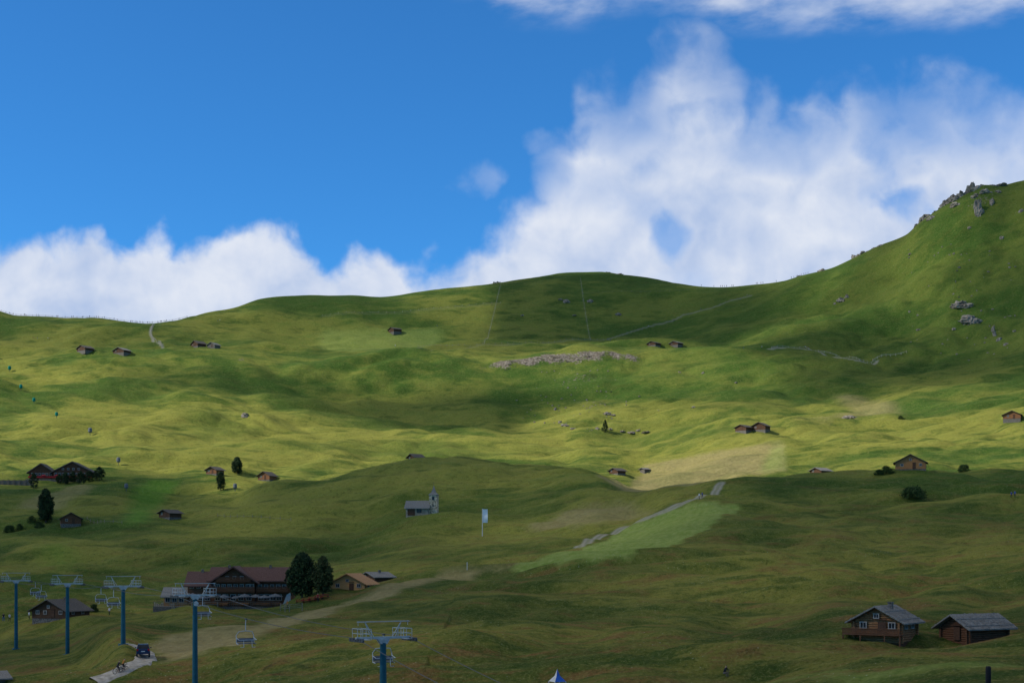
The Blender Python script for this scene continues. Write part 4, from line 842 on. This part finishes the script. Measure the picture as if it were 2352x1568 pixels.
J=[(0,0,.35,.16,.13),(0,-.10,.60,.14,.11),(0,-.2,.82,.16,.11),(0,-.24,.93,.06),(0,-.27,1.02,.085,.1),(0,-.27,1.14,.07,.085),(.1,-.02,.33,.1),(.16,-.42,.42,.07),(.14,-.36,.08,.05),(.14,-.5,.03,.04),(-.1,-.02,.33,.1),(-.16,-.42,.42,.07),(-.14,-.36,.08,.05),(-.14,-.5,.03,.04),(.19,-.22,.84,.06),(.24,-.4,.62,.045),(.12,-.55,.52,.035),(-.19,-.22,.84,.06),(-.24,-.4,.62,.045),(-.12,-.55,.52,.035)]
E_=[(0,1),(1,2),(2,3),(3,4),(4,5),(0,6),(6,7),(7,8),(8,9),(0,10),(10,11),(11,12),(12,13),(2,14),(14,15),(15,16),(2,17),(17,18),(18,19)]
ms_=skin('person',J,E_,[cloth[3],m_wgrey,m_skin,m_hair],lambda c:(3 if c.z>1.06 else 2 if c.z>.93 else 0 if c.z>.5 and c.y>-.45 else 1))
o=bpy.data.objects.new('person',ms_); sc.collection.objects.link(o); o.location=px_hit(1663,1553); o.rotation_euler=(0,0,.8); tag(o,'person in dark clothes sitting in the grass','person')
def bicycle(p,rz,lab,mat):
    r=empty('bicycle',p,rz,lab,'bicycle')
    for y_ in(-.54,.54):
        b=B(); n=20
        b.tube([(0,y_+.34*math.cos(i*2*math.pi/n),.36+.34*math.sin(i*2*math.pi/n)) for i in range(n+1)],.035,6); w0=b.obj('wheel',m_tyre,r)
        b=B(); [b.cyl((0,y_,.36),(0,y_+.33*math.cos(i*.7),.36+.33*math.sin(i*.7)),.008,n=4) for i in range(9)]; b.obj('spoke',m_steel,w0)
    B().tube([(0,-.54,.36),(0,-.42,.75),(0,-.36,1.0)],.025).tube([(0,-.42,.8),(0,.18,.85),(0,.02,.36),(0,-.42,.72)],.03).tube([(0,.18,.85),(0,.54,.36),(0,.02,.36)],.022).obj('frame',mat,r)
    B().tube([(-.3,-.36,1.02),(0,-.38,1.02),(.3,-.36,1.02)],.022).obj('handlebar',m_dsteel,r); B().box(0,.22,.95,.14,.26,.06).cyl((0,.2,.85),(0,.21,.94),.02).obj('saddle',m_tyre,r)
J=[(0,.20,1.02,.15,.12),(0,.06,1.22,.14,.11),(0,-.08,1.42,.16,.1),(0,-.14,1.53,.06),(0,-.18,1.62,.085,.1),(0,-.17,1.75,.07,.09),(.1,.16,.98,.1),(.13,-.2,.86,.07),(.12,0,.45,.05),(.12,-.14,.38,.04),(-.1,.16,.98,.1),(-.13,-.08,.66,.07),(-.12,.1,.25,.05),(-.12,-.04,.18,.04),(.19,-.1,1.42,.055),(.27,-.22,1.2,.042),(.28,-.37,1.06,.035),(-.19,-.1,1.42,.055),(-.27,-.22,1.2,.042),(-.28,-.37,1.06,.035)]
cyc=[skin('person',J,E_,[cloth[k_],cloth[3],m_skin,cloth[3]],lambda c:(3 if c.z>1.70 else 2 if c.z>1.53 or (c.y<-.2 and c.z>1.0 and abs(c.x)>.15) else 0 if c.z>1.08 else (2 if c.z<.6 else 1))) for k_ in(3,4)]
for k_,(x,y,rz) in enumerate([(272,1549,2.5),(284,1545,2.7)]):
    p=px_hit(x,y)+Vector((0,0,.13)); bicycle(p,rz,'mountain bike ridden up the gravel lane',m_dsteel); o=bpy.data.objects.new('person',cyc[k_]); sc.collection.objects.link(o); o.location=p; o.rotation_euler=(0,0,rz); tag(o,'cyclist in %s riding a mountain bike'%('dark clothes','orange shirt')[k_],'person')
sc.view_settings.view_transform='Standard'; sc.view_settings.look='None'; sc.view_settings.exposure=0
print('done')
